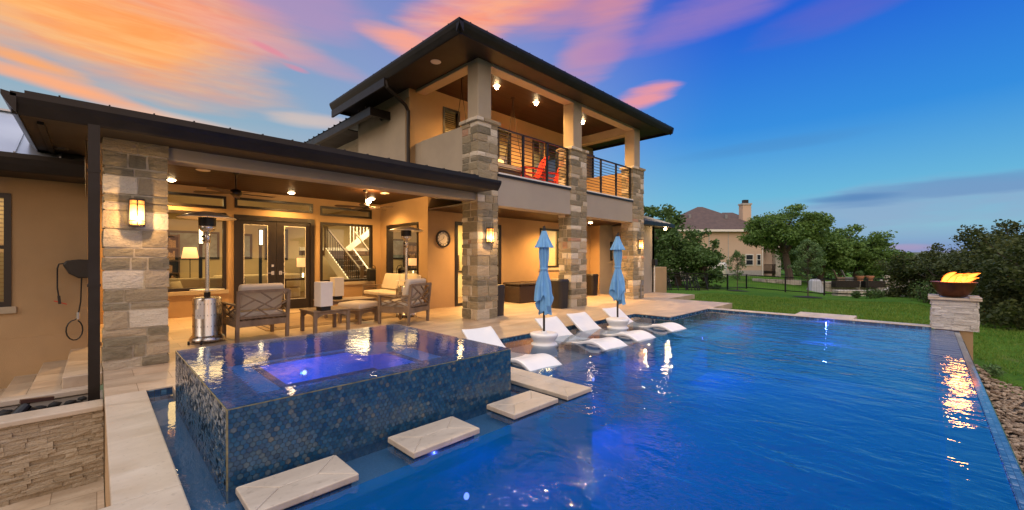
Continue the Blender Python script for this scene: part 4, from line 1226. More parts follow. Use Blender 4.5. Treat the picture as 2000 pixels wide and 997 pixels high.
# ---- interior shell of the ground floor (seen through the glass)
m = MB()
m.box(-0.5, -0.4, 12.42, 18.5, 0, 3.4); m.box(-0.5, 10, 18.5, 18.6, 0, 5.0); m.box(10, 10.1, 12.42, 18.6, 0, 5)
m.build('interior_wall', M['paint_in'], H)
m = MB(); m.box(-0.5, 10, 12.41, 18.5, -0.2, 0.0); m.box(6.54,13.9,9.76,12.40,-0.2,0.0); m.build('interior_floor', M['floor_in'], H)
m = MB(); m.box(-0.5, 10, 12.41, 18.5, 3.05, 3.12); m.box(6.54,13.9,9.76,12.40,2.75,2.80); m.build('interior_ceiling', M['cab'], H)
m = MB(); m.box(6.54, 13.9, 12.40, 12.50, 0, 2.75); m.box(13.9,14.0,9.76,12.5,0,2.75); m.box(10.2,10.3,9.76,12.4,0,2.75); m.build('interior_wall', M['paint_in'], H)
area('living_room_light', (2.6, 15.2, 3.0), 150, 3.5, 3.0, (1, 0.66, 0.25), (0,0,0), H)
area('stair_hall_light', (7.6, 15.2, 3.0), 240, 2.0, 3.0, (1, 0.74, 0.38), (0,0,0), H)
area('kitchen_light', (8.3, 11.0, 2.7), 300, 2.5, 1.5, (1, 0.70, 0.28), (0,0,0), H)
area('pantry_light', (11.8, 11.0, 2.7), 260, 1.8, 1.5, (1, 0.74, 0.33), (0,0,0), H)
m = MB(); m.box(5.9,14.3,11.2,11.3,3.3,6.0); m.box(-3.2,-0.4,10.4,10.5,0.2,2.6); m.box(6.4,8.6,12.5,17.4,3.2,3.3); m.build('interior_wall', M['paint_in'], H)
area('bedroom_light', (10.0, 10.6, 5.7), 60, 5.0, 0.8, (1, 0.72, 0.34), (0,0,0), H)
area('wing_room_light', (-1.6, 9.9, 2.4), 14, 1.5, 0.6, (1, 0.66, 0.25), (0,0,0), H)
# kitchen cabinetry
k = MB(); k.box(6.9, 8.75, 12.05, 12.398, 1.45, 2.35); kc = k.build('wall_cabinet', M['cab'], H, bevel=0.006)
k = MB()
for q in range(4):
    a = 6.93+q*0.46; k.box(a, a+0.42, 12.03, 12.048, 1.48, 2.32)
k.build('cabinet_door', M['cab'], kc, bevel=0.012)
k = MB(); k.box(6.7, 10.1, 11.8, 12.398, 0.88, 0.93); kk = k.build('worktop', M['frame'], H)
k = MB(); k.box(6.7, 10.1, 11.83, 12.398, 0.0, 0.878); k.build('base_cabinet', M['cab'], kk)
k = MB(); k.box(8.9,9.3,12.0,12.39,0.94,1.5); k.box(7.3,7.6,12.0,12.3,0.94,1.32); k.box(7.38,7.52,11.99,12.0,1.0,1.26); k.build('appliance', M['darkwood'], kk)
k = MB(); k.box(11.3,12.0,12.0,12.39,1.35,1.65); k.box(11.5,11.8,12.05,12.39,1.65,2.7); k.build('range_hood', M['alum'], H)
k = MB(); k.tube([(11.6,10.6,1.1),(11.6,10.6,1.34),(11.66,10.6,1.38),(11.72,10.6,1.33)],0.012,6); k.build('tap', M['black_metal'], H)

# interior staircase
stc = empty('staircase', (0,0,0)); stc.parent = H
for q in range(9):
    y = 13.3+0.33*q; z = 0.187*(q+1); xs = 0.0
    t_ = MB(); t_.box(6.25, 7.05+0.02*q, y, y+0.35, z-0.187, z); t_.build('tread', M['darkwood'], stc, bevel=0.01)
t_ = MB(); t_.prism([(5.6,16.28),(9.2,16.28),(9.2,17.4),(5.6,17.4)], 1.5, 1.685); t_.build('landing', M['darkwood'], stc)
t_ = MB()
for dx in (-0.03, 0.90): t_.bar((6.22+dx,13.2,-0.10), (6.22+dx*1.15,16.3,1.62), 0.05, 0.36)
t_.box(5.6,8.9,17.3,17.38,1.69,1.83); t_.bar((7.3,16.9,1.75),(8.6,16.5,2.9),0.05,0.22)
for q in range(9): t_.bar((7.4+0.13*q,16.85-.03*q,1.95+0.11*q),(7.4+0.13*q,16.85-.03*q,2.8+0.11*q),0.03)
t_.build('stringer', M['white_trim'], stc)
t_ = MB()
for q in range(20):
    f_ = q/19; a = Vector((6.19,13.3+2.95*f_,0.16+1.62*f_)); t_.bar(a, a+Vector((0,0,0.82)), 0.022)
t_.build('balusters', M['black_metal'], stc)
t_ = MB(); t_.bar((6.19,13.25,0.97),(6.19,16.28,2.62),0.06,0.05); t_.bar((6.19,13.2,0),(6.19,13.2,1.1),0.09); t_.bar((6.19,16.3,1.6),(6.19,16.3,2.75),0.09); t_.bar((7.1,13.4,0.95),(7.3,16.2,2.45),0.05); t_.build('handrail', M['teak'], stc)

rebase(H, (3.0, 7.0, 0.0))
# ================================================================== OBJECTS
def wall_lantern(loc, label, e=9, rz=0):
    """bronze wall lantern facing -Y"""
    t = empty('wall_lantern', loc, rz, label, 'wall lantern', 'amber wall lanterns on the stone pillars')
    m = MB(); m.box(-0.075,0.075,-0.012,0.0,-0.17,0.17); m.build('back_plate', M['frame'], t, bevel=0.004)
    g = MB(); pts = [(-0.070,-0.012),(-0.070,-0.085),(-0.045,-0.112),(0.0,-0.122),(0.045,-0.112),(0.070,-0.085),(0.070,-0.012)]
    g.prism(pts, -0.150, 0.145); go = g.build('glass_shade', M['amber'], t)
    f = MB()
    for z0, z1, s_ in ((-0.172,-0.150,1.06),(0.145,0.168,1.08)):
        f.prism([(p[0]*s_,p[1]*s_-0.0) for p in pts], z0, z1)
    for x, y in ((-0.073,-0.088),(0.073,-0.088),(0.0,-0.126)): f.box(x-0.006,x+0.006,y-0.005,y+0.004,-0.15,0.146)
    for z in (-0.105,0.095):
        for a, b_ in zip(pts[:-1], pts[1:]): f.bar((a[0]*1.03,a[1]*1.03,z),(b_[0]*1.03,b_[1]*1.03,z),0.007)
    f.build('cage', M['frame'], t)
    c = MB(); c.lathe([(0.001,-0.09),(0.03,-0.08),(0.036,-0.03),(0.03,0.02),(0.001,0.03)], (0,-0.126,0), 10)
    bulb = MB(); bulb.tube([(0,-0.06,-0.07),(0,-0.06,0.03)],0.03,8)
    point('lantern_glow', (0,-0.20,-0.08), e*1.6, (1,0.58,0.24), 0.04, t)
    return t
wall_lantern((0.352, 6.98, 1.93), 'large lit amber lantern on the tall stone pillar left of the patio', 9)
wall_lantern((6.24, 6.98, 1.89), 'lit amber lantern on the stone pillar right of the clock', 8)
wall_lantern((13.18, 6.98, 1.86), 'small lit amber lantern on the farthest stone pillar', 8)
# tall lit sconces of the living room
for k, (x, lb) in enumerate(((1.95, 'tall white glowing sconce seen through the left patio window'), (3.35, 'tall white glowing sconce seen through the left glass door'))):
    t = empty('interior_sconce', (x, 13.6 + 0.0*k, 1.98), 0, lb, 'interior sconce', 'tall lit sconces inside')
    m = MB(); m.lathe([(0.001,-0.21),(0.045,-0.21),(0.045,0.21),(0.001,0.21)],(0,0,0),10); m.build('diffuser', M['warm_glow'], t)
    m = MB()
    for a in (-0.05,0.05): m.box(a-0.008,a+0.008,-0.02,0.02,-0.24,0.24)
    m.box(-0.058,0.058,-0.04,0.04,0.21,0.24); m.box(-0.058,0.058,-0.04,0.04,-0.24,-0.21); m.build('frame', M['black_metal'], t)
    m = MB(); m.box(-0.04,0.04,0.045,0.06,-1.97,-0.24); m.build('stand', M['black_metal'], t)

def fan(loc, rz, label, lit=True):
    t = empty('ceiling_fan', loc, rz, label, 'ceiling fan', 'ceiling fans over the patio')
    m = MB(); m.lathe([(0.001,0.0),(0.07,0.0),(0.05,-0.05),(0.013,-0.07),(0.013,-0.36),(0.001,-0.36)]); m.build('downrod', M['frame'], t)
    m = MB(); m.lathe([(0.001,-0.34),(0.08,-0.36),(0.11,-0.40),(0.10,-0.45),(0.05,-0.48),(0.001,-0.48)]); m.build('motor', M['frame'], t, smooth=True)
    for k in range(5):
        a = 2*math.pi*k/5; ca, sa = math.cos(a), math.sin(a)
        b = MB(); i0 = 0
        P = [(0.10,-0.04),(0.30,-0.065),(0.66,-0.06),(0.72,0.0),(0.66,0.06),(0.30,0.05),(0.10,0.03)]
        n = len(P)
        for dz in (0, 0.008):
            for (x, y) in P:
                z = -0.43 + y*0.22 + dz; b.v.append((x*ca-y*sa, x*sa+y*ca, z))
        b.f.append(tuple(reversed(range(n)))); b.f.append(tuple(range(n, 2*n)))
        for j in range(n): b.f.append((j,(j+1)%n,n+(j+1)%n,n+j))
        b.build('blade', M['darkwood'], t)
    if lit:
        m = MB(); m.lathe([(max(0.001, 0.06*math.sin(math.pi*k/10)), -0.28-0.06*math.cos(math.pi*(1-k/10))) for k in range(11)], (0.0,-0.10,0)); m.build('uplight', M['bulb'], t, smooth=True)
        point('fan_glow', (0.1,-0.12,-0.25), 80, (1,0.55,0.17), 0.05, t)
    return t
fan((4.73, 9.88, 3.07), 0.35, 'dark ceiling fan with its light on near the clock wall', True)
fan((1.93, 9.60, 3.07), 0.1, 'dark unlit ceiling fan above the left armchair', False)

# clock
ck = empty('wall_clock', (6.82, 9.548, 1.92), 0, 'round black rimmed wall clock on the tan wall beside the patio', 'clock')
def disc(mb, r0, r1, y0, y1, seg=48):
    for k in range(seg):
        a, b = 2*math.pi*k/seg, 2*math.pi*(k+1)/seg
        p = lambda r, t, y: (r*math.cos(t), y, r*math.sin(t))
        mb.quad(p(r0,a,y0),p(r1,a,y0),p(r1,b,y0),p(r0,b,y0)); mb.quad(p(r1,a,y0),p(r1,a,y1),p(r1,b,y1),p(r1,b,y0))
        if r0 > 0: mb.quad(p(r0,a,y0),p(r0,a,y1),p(r0,b,y1),p(r0,b,y0))
m = MB(); disc(m, 0.195, 0.235, -0.05, 0.0); m.build('rim', M['frame'], ck)
m = MB(); disc(m, 0.0, 0.197, -0.018, 0.0); m.build('dial', M['clock_face'], ck)
m = MB(); disc(m, 0.140, 0.147, -0.022, -0.019)
numerals = {12:'XII',1:'I',2:'II',3:'III',4:'IIII',5:'V',6:'VI',7:'VII',8:'VIII',9:'IX',10:'X',11:'XI'}
for h, s_ in numerals.items():
    th = R(90-30*h); rad = Vector((math.cos(th),0,math.sin(th))); tan = Vector((math.sin(th),0,-math.cos(th)))
    n = len(s_); off = -(n-1)/2*0.013
    for q, ch in enumerate(s_):
        c0 = off+q*0.013
        def ln(a, b, w=0.005):
            p = rad*(0.153+0.036*a[1]) + tan*(c0+a[0]*0.010); r = rad*(0.153+0.036*b[1]) + tan*(c0+b[0]*0.010)
            m.bar((p.x,-0.021,p.z),(r.x,-0.021,r.z),w,0.003,up=(0,1,0))
        if ch == 'I': ln((0,0),(0,1))
        elif ch == 'V': ln((-.6,1),(0,0)); ln((.6,1),(0,0))
        else: ln((-.6,1),(.6,0)); ln((.6,1),(-.6,0))
m.build('numerals', M['black_metal'], ck)
m = MB()
for ang, ln_, w_ in ((R(90-21), 0.085, 0.009), (R(90-240), 0.125, 0.006)):
    m.bar((0,-0.024,0),(ln_*math.cos(ang),-0.024,ln_*math.sin(ang)),w_,0.003,up=(0,1,0))
m.build('hands', M['black_metal'], ck)

# patio heaters
def heater(loc, label, labels=True, rz=0):
    t = empty('patio_heater', loc, rz, label, 'patio heater', 'stainless steel patio heaters')
    m = MB(); m.lathe([(0.001,0.03),(0.24,0.03),(0.245,0.06),(0.225,0.10),(0.195,0.12),(0.195,0.70),(0.19,0.725),(0.12,0.735),(0.001,0.735)], seg=40); tk = m.build('tank_housing', M['steel'], t, smooth=True, bevel=0.004)
    h = MB()
    for z in (0.26,0.44,0.62):
        for k in range(26):
            a = 2*math.pi*k/26; x, y = 0.1955*math.cos(a), 0.1955*math.sin(a)
            h.bar((x,y,z),(x,y,z+0.022),0.006)
    h.build('vent_slots', M['black_metal'], tk)
    for s_ in (-1, 1):
        w = MB(); w.tube([(-0.19+s_*0.07-0.012, -0.20-s_*0.07, 0.032),(-0.19+s_*0.07+0.012,-0.20-s_*0.07,0.032)],0.03,12); w.build('wheel', M['black_plastic'], t)
    if labels:
        for (a0, a1, z0, z1) in ((-2.62,-2.35,0.40,0.55),(-2.33,-1.95,0.40,0.68)):
            q = MB(); n = 6
            for k in range(n):
                a, b = a0+(a1-a0)*k/n, a0+(a1-a0)*(k+1)/n
                q.quad((0.197*math.cos(a),0.197*math.sin(a),z0),(0.197*math.cos(b),0.197*math.sin(b),z0),(0.197*math.cos(b),0.197*math.sin(b),z1),(0.197*math.cos(a),0.197*math.sin(a),z1))
            q.build('warning_label', M['paper'], tk)
    m = MB(); m.tube([(0,0,0.73),(0,0,0.81)],0.045,14); m.build('collar', M['black_plastic'], t)
    m = MB(); m.lathe([(0.03,0.83),(0.18,0.845),(0.235,0.85),(0.235,0.857),(0.03,0.845)], seg=36); m.build('table_ring', M['alum'], t, smooth=True)
    m = MB(); m.tube([(0,0,0.80),(0,0,1.72)],0.03,16); m.build('pole', M['pole_steel'], t)
    m = MB(); m.tube([(0,0,1.62),(0,0,1.80)],0.046,14); m.build('valve_housing', M['steel'], t, smooth=True)
    m = MB(); m.tube([(-0.045,-0.02,1.72),(-0.075,-0.03,1.72)],0.018,8); m.tube([(-0.045,-0.02,1.65),(-0.07,-0.03,1.65)],0.014,8); m.build('knob', M['black_plastic'], t)
    m = MB(); m.lathe([(0.001,1.78),(0.07,1.80),(0.10,1.83),(0.115,1.86),(0.115,1.90),(0.001,1.90)], seg=28); m.build('burner_base', M['steel'], t, smooth=True)
    m = MB(); m.lathe([(0.118,1.895),(0.122,2.03),(0.001,2.03)], seg=28); m.build('emitter_screen', M['black_metal'], t)
    m = MB(); m.lathe([(0.001,2.135),(0.10,2.125),(0.26,2.085),(0.385,2.035),(0.405,2.02),(0.385,2.028),(0.25,2.068),(0.10,2.10),(0.001,2.11)], seg=48); m.build('reflector', M['alum'], t, smooth=True)
    m = MB()
    for k in range(3):
        a = 2.1*k+0.4; m.bar((0.1*math.cos(a),0.1*math.sin(a),2.02),(0.1*math.cos(a),0.1*math.sin(a),2.11),0.01)
    m.build('reflector_stud', M['steel'], t)
    return t
heater((1.28, 8.34, 0), 'steel patio heater with white stickers beside the left stone pillar')
heater((5.18, 8.72, 0.0), 'steel patio heater standing behind the lattice armchair on the right', False)

# lattice teak furniture ------------------------------------------------
def lattice(mb, P, w, h, t=0.028):
    """chippendale fret in a w x h panel; P(u,v) -> point"""
    def b(a, c, tt=t): mb.bar(P(*a), P(*c), tt, 0.02)
    b((0,h),(w,0)); b((0,0),(w,h))
    b((0.0,h*0.42),(w*0.30,h*0.71)); b((w*0.42,h),(w*0.66,h*0.68)); b((w*0.72,h*0.30),(w,h*0.60)); b((w*0.36,h*0.34),(w*0.60,0))
def seat_unit(name, loc, rz, W_, label, cat, ncush=1, D=0.78, group='teak lattice lounge seats'):
    """front is +Y"""
    t = empty(name, loc, rz, label, cat, group)
    hw, y0, y1 = W_/2, -D/2, D/2
    for sx in (-1, 1):
        for yy, hgt, lean in ((y0+0.03, 0.83, -0.05), (y1-0.03, 0.60, 0)):
            m = MB()
            if lean: m.bar((sx*(hw-0.03),yy+0.02,0.0),(sx*(hw-0.03),yy,0.42),0.055); m.bar((sx*(hw-0.03),yy,0.40),(sx*(hw-0.03),yy+lean,hgt),0.055)
            else: m.bar((sx*(hw-0.03),yy,0.0),(sx*(hw-0.03),yy,hgt),0.055)
            m.build('leg', M['teak'], t, bevel=0.005)
    m = MB(); m.box(-hw+0.05,hw-0.05,y0+0.015,y0+0.05,0.24,0.34); m.box(-hw+0.05,hw-0.05,y1-0.05,y1-0.015,0.24,0.34)
    for sx in (-1,1): m.bar((sx*(hw-0.03),y0+0.05,0.29),(sx*(hw-0.03),y1-0.05,0.29),0.035,0.10)
    k_ = 0
    x = -hw+0.10
    while x < hw-0.08: m.box(x,x+0.05,y0+0.05,y1-0.05,0.335,0.35); x += 0.09
    m.build('seat_frame', M['teak'], t, bevel=0.004)
    m = MB()
    for i, n in enumerate(range(ncush)):
        ww = (W_-0.12)/ncush; a = -hw+0.06+ww*i
        q = MB(); lattice(q, lambda u, v: (a+u, y0+0.0-0.05*(v/0.42), 0.40+v), ww, 0.40); m.v, m.f = m.v+q.v, m.f+[tuple(len(m.v)+k for k in f) for f in q.f]
        if i: m.bar((a,y0+0.03,0.36),(a,y0-0.02,0.82),0.04)
    m.bar((-hw+0.03,y0-0.03,0.82),(hw-0.03,y0-0.03,0.82),0.035,0.05); m.bar((-hw+0.03,y0+0.03,0.39),(hw-0.03,y0+0.03,0.39),0.03,0.04)
    m.build('lattice_back', M['teak'], t)
    for sx in (-1,1):
        m = MB(); lattice(m, lambda u, v: (sx*(hw-0.03), y0+0.06+u, 0.37+v), D-0.12, 0.20, 0.024)
        m.bar((sx*(hw-0.03),y0+0.03,0.36),(sx*(hw-0.03),y1-0.03,0.36),0.03)
        m.build('side_lattice', M['teak'], t)
        m = MB(); m.bar((sx*(hw-0.03),y0+0.0,0.60),(sx*(hw-0.03),y1,0.60),0.06,0.028); m.build('armrest', M['teak'], t, bevel=0.005)
    ww = (W_-0.13)/ncush
    for i in range(ncush):
        a = -hw+0.065+ww*i
        m = MB(); m.box(a+0.004,a+ww-0.004,y0+0.10,y1+0.0,0.352,0.475); m.build('seat_cushion', M['cushion'], t, bevel=0.045, seg=4, smooth=True)
        m = MB()
        m.extr([(y0+0.16,0.48),(y0+0.02,0.92),(y0+0.15,0.95),(y0+0.30,0.50)], 'x', a+0.006, a+ww-0.006)
        m.build('back_cushion', M['cushion'], t, bevel=0.05, seg=4, smooth=True)
    return t
seat_unit('armchair', (1.96, 8.26, 0), 0.07, 0.82, 'teak lattice armchair with its back turned, beside the left patio heater', 'armchair')
seat_unit('armchair', (4.67, 7.93, 0), R(25.5), 0.80, 'teak lattice armchair with white back cushion next to the ottoman', 'armchair')
seat_unit('loveseat', (5.80, 10.50, 0), R(90), 1.95, 'teak lattice loveseat with two back cushions under the kitchen window', 'loveseat', 2, 0.82)
def low_table(loc, rz, w, d, h, label, th=0.03, cush=False, nm='coffee_table', cat='table', group='low teak tables'):
    t = empty(nm, loc, rz, label, cat, group)
    m = MB(); m.box(-w/2,w/2,-d/2,d/2,h-th,h); m.build('table_top' if not cush else 'frame_top', M['teak'], t, bevel=0.006)
    for sx in (-1,1):
        for sy in (-1,1):
            m = MB(); x, y = sx*(w/2-0.045), sy*(d/2-0.045); m.bar((x,y,0),(x,y,h-th),0.06); m.build('leg', M['teak'], t, bevel=0.006)
    m = MB()
    for s_ in (-1,1):
        for (ax, L_, o_) in (('y', w, d), ('x', d, w)):
            q = []; n = 10; a0, a1 = -L_/2+0.07, L_/2-0.07
            q = [(a0, h-th-0.002),(a1, h-th-0.002)]
            for k in range(n+1):
                f = k/n; u = a1+(a0-a1)*f; q.append((u, h-th-0.05-0.07*abs(2*f-1)**5))
            c = s_*(o_/2-0.045); m.extr(q, ax, c-0.012, c+0.012)
    m.build('arched_apron', M['teak'], t)
    if cush:
        m = MB(); m.box(-w/2+0.0,w/2-0.0,-d/2,d/2,h+0.002,h+0.14); m.build('cushion', M['cushion'], t, bevel=0.05, seg=4, smooth=True)
    return t
low_table((3.06, 8.06, 0), 0.05, 0.70, 0.66, 0.42, 'small square teak side table with the nearer white lantern on it')
low_table((4.25, 9.95, 0), 0.0, 1.25, 0.72, 0.40, 'long teak coffee table with the farther white lantern on it')
low_table((3.98, 8.66, 0), R(25.5), 0.62, 0.60, 0.30, 'teak ottoman with beige cushion in front of the right armchair', 0.03, True, 'ottoman', 'ottoman', None)
def box_lantern(loc, rz, label):
    t = empty('table_lantern', loc, rz, label, 'table lantern', 'white rectangular table lanterns')
    m = MB(); m.box(-0.09,0.09,-0.09,0.09,0,0.075); m.build('base', M['black_metal'], t, bevel=0.004)
    m = MB(); m.box(-0.115,0.115,-0.115,0.115,0.076,0.52); m.build('shade', M['lampwhite'], t, bevel=0.005)
    return t
box_lantern((2.93, 7.80, 0.42), 0.15, 'white rectangular lantern on the small teak side table')
box_lantern((4.05, 9.95, 0.40), 0.1, 'white rectangular lantern on the long coffee table behind')
m = MB(); m.box(2.25,5.35,8.75,11.3,0.003,0.012)
rg = m.build('outdoor_rug', pbr('woven_rug', (0.30,0.215,0.13), 0.95, var=0.15, vs=6, bump=0.3, bs=200)); tag(rg, 'tan outdoor rug with dark border lines under the seating group', 'rug')
m = MB()
for e_ in (0.10, 0.22):
    m.box(2.25+e_,2.27+e_,8.75+e_,11.3-e_,0.012,0.014); m.box(5.33-e_,5.35-e_,8.75+e_,11.3-e_,0.012,0.014); m.box(2.27+e_,5.33-e_,8.75+e_,8.77+e_,0.012,0.014); m.box(2.27+e_,5.33-e_,11.28-e_,11.3-e_,0.012,0.014)
m.build('border', M['black_fab'], rg)
# iron stand with hanging black lantern
t = empty('hanging_lantern_stand', (6.02, 11.92, 0), 0, 'black lantern hanging on an iron stand left of the kitchen window', 'lantern')
m = MB(); m.tube([(0,0,0),(0,0,1.05),(-0.03,-0.03,1.14),(-0.12,-0.05,1.17),(-0.16,-0.06,1.10)],0.012,6); m.lathe([(0.001,0),(0.14,0),(0.13,0.015),(0.001,0.02)]); m.tube([(0,0,.35),(0.06,0.02,.5),(0,0,.6)],0.008,5); m.build('stand', M['black_metal'], t)
m = MB(); m.box(-0.26,-0.06,-0.15,0.03,0.70,1.02); m.lathe([(0.16,1.02),(0.10,1.07),(0.02,1.10)],(-0.16,-0.06,0),16); m.build('lantern_body', M['black_metal'], t)

# bins and deck box
def bin_(loc, w, d, h, label, rz=0):
    t = empty('trash_bin', loc, rz, label, 'trash bin', 'dark brown trash bins')
    m = MB()
    n = 20
    def ring(sx, sy, z): return [(sx*math.copysign(abs(math.cos(a))**0.5, math.cos(a)), sy*math.copysign(abs(math.sin(a))**0.5, math.sin(a)), z) for a in [2*math.pi*k/n for k in range(n)]]
    rs = [ring(w/2*0.86,d/2*0.86,0), ring(w/2*0.96,d/2*0.96,h*0.6), ring(w/2,d/2,h*0.92), ring(w/2*0.97,d/2*0.97,h*0.925)]
    for r in rs: m.v += r
    for k in range(len(rs)-1):
        for j in range(n): m.f.append((k*n+j,k*n+(j+1)%n,(k+1)*n+(j+1)%n,(k+1)*n+j))
    m.f.append(tuple(reversed(range(n))))
    m.build('body', M['black_plastic'], t)
    m = MB(); rs = [ring(w/2*1.03,d/2*1.03,h*0.91), ring(w/2*1.03,d/2*1.03,h*0.95), ring(w/2*0.9,d/2*0.9,h*1.0)]
    for r in rs: m.v += r
    for k in range(2):
        for j in range(n): m.f.append((k*n+j,k*n+(j+1)%n,(k+1)*n+(j+1)%n,(k+1)*n+j))
    m.f.append(tuple(range(2*n,3*n))); m.f.append(tuple(reversed(range(n))))
    m.build('lid', M['black_plastic'], t)
    return t
bin_((6.80,7.36,0),0.36,0.40,0.74,'narrow dark bin tucked against the right side of the second stone pillar')
bin_((9.08,7.22,0),0.44,0.44,0.80,'wide dark brown bin in front of the middle stone pillar')
bin_((13.1,8.9,0),0.44,0.44,0.80,'black bin in the shade between the last two stone pillars')
t = empty('deck_box', (9.95,9.12,0), 0, 'long dark brown storage box against the tan wall under the window', 'deck box')
m = MB(); m.box(-0.85,0.85,-0.36,0.36,0.0,0.54); m.build('body', M['wicker'], t, bevel=0.05, seg=3)
m = MB(); m.box(-0.88,0.88,-0.39,0.38,0.545,0.62); m.build('lid', M['wicker'], t, bevel=0.03, seg=3)

# hose reel on the wing wall
t = empty('hose_reel', (-0.19, 9.08, 1.22), 0, 'black retractable hose reel on the tan wall left of the pillar', 'hose reel')
m = MB(); m.extr([(-0.16,0.05),(-0.13,0.11),(0.0,0.13),(0.18,0.12),(0.20,0.0),(0.18,-0.10),(0.10,-0.15),(0.0,-0.15),(-0.10,-0.08)], 'y', -0.26, -0.04); m.build('case', M['black_plastic'], t, bevel=0.02, seg=2)
m = MB(); m.box(-0.05,0.08,-0.04,0.0,-0.1,0.1); m.build('wall_bracket', M['black_metal'], t)
m = MB(); m.tube([(-0.15,-0.15,0.07),(-0.20,-0.15,0.06),(-0.215,-0.15,0.0),(-0.215,-0.15,-0.28),(-0.20,-0.15,-0.42)],0.010,6); m.build('hose', M['black_metal'], t)
m = MB(); m.bar((-0.20,-0.15,-0.40),(-0.19,-0.15,-0.52),0.03); m.build('nozzle', M['black_plastic'], t); m = MB(); m.bar((-0.25,-0.15,-0.47),(-0.12,-0.15,-0.53),0.012); m.build('trigger', M['red'], t)
m = MB(); pts = [(0.03,-0.15,-0.14),(0.02,-0.13,-0.50),(-0.01,-0.12,-0.74)]
for k in range(15):
    a = R(90+24*k); pts.append((-0.04+0.09*math.cos(a)*(1.0 if k < 8 else 0.9), -0.12, -0.92+0.15*math.sin(a)))
m.tube(pts,0.009,5); m.build('supply_hose', M['black_metal'], t)
m = MB(); m.tube([(-0.01,-0.12,-0.66),(-0.01,-0.12,-0.76)],0.02,8); m.build('coupling', M['steel'], t)

# ---------------- loungers
def lounger(loc, rz, label):
    t = empty('pool_lounger', loc, rz, label, 'pool lounger', 'white in-pool loungers on the tanning shelf')
    # profile along local y (head at +y), z ; local z=0 is the water surface
    P = [(0.97,0.30),(0.90,0.26),(0.80,0.19),(0.66,0.085),(0.55,0.02),(0.42,-0.022),(0.25,-0.020),(0.05,0.0),(-0.12,0.025),(-0.28,0.068),(-0.42,0.090),(-0.56,0.072),(-0.70,0.015),(-0.82,-0.045),(-0.90,-0.075)]
    # smooth the profile
    def cr(p0,p1,p2,p3,t_): return tuple(0.5*((2*p1[i])+(-p0[i]+p2[i])*t_+(2*p0[i]-5*p1[i]+4*p2[i]-p3[i])*t_*t_+(-p0[i]+3*p1[i]-3*p2[i]+p3[i])*t_**3) for i in (0,1))
    Q = []
    for k in range(len(P)-1):
        a, b, c, d = P[max(k-1,0)], P[k], P[k+1], P[min(k+2,len(P)-1)]
        for q in range(4): Q.append(cr(a,b,c,d,q/4))
    Q.append(P[-1])
    m = MB(); n = 9; hw = 0.28; th = 0.068
    for side in (0, 1):
        for k, (y, z) in enumerate(Q):
            for j in range(n):
                x = -hw + 2*hw*j/(n-1); u = abs(x)/hw
                dish = -0.012*(1-u*u)
                tt = th*(0.75 if 0.1 < k/len(Q) < 0.9 else 0.6)
                m.v.append((x, y, z + (dish if side == 0 else -tt - 0.0)))
    K = len(Q); o_ = K*n
    for k in range(K-1):
        for j in range(n-1):
            a = k*n+j
            m.f.append((a,a+1,a+n+1,a+n)); m.f.append((o_+a,o_+a+n,o_+a+n+1,o_+a+1))
        a = k*n; m.f.append((a,a+n,o_+a+n,o_+a)); a = k*n+n-1; m.f.append((a,o_+a,o_+a+n,a+n))
    for j in range(n-1):
        m.f.append((j,o_+j,o_+j+1,j+1)); a = (K-1)*n+j; m.f.append((a,a+1,o_+a+1,o_+a))
    m.build('shell', M['white_res'], t, smooth=True, bevel=0.012, seg=2)
    m = MB()
    for s_ in (-1,1): m.extr([(0.62,-0.19),(0.30,-0.19),(0.30,-0.07),(0.62,-0.01)], 'x', s_*0.22-0.02, s_*0.22+0.02); m.extr([(-0.25,-0.19),(-0.60,-0.19),(-0.55,0.02),(-0.30,0.02)], 'x', s_*0.22-0.02, s_*0.22+0.02)
    m.build('foot', M['white_res'], t)
    return t
def lou(bx, fx, label, yb=5.13, yf=3.26):
    cx, cy = (bx+fx)/2, (yb+yf)/2; rz = -math.atan2(bx-fx, yb-yf)
    lounger((cx, cy, -0.05), rz, label)
lou(4.34, 4.08, 'white in-pool lounger nearest the spa, half hidden by its corner')
lou(6.06, 5.80, 'white in-pool lounger just right of the nearer closed umbrella')
lou(7.02, 6.80, 'third white in-pool lounger, standing between the two closed umbrellas')
lou(8.33, 8.15, 'white in-pool lounger behind the farther closed umbrella')

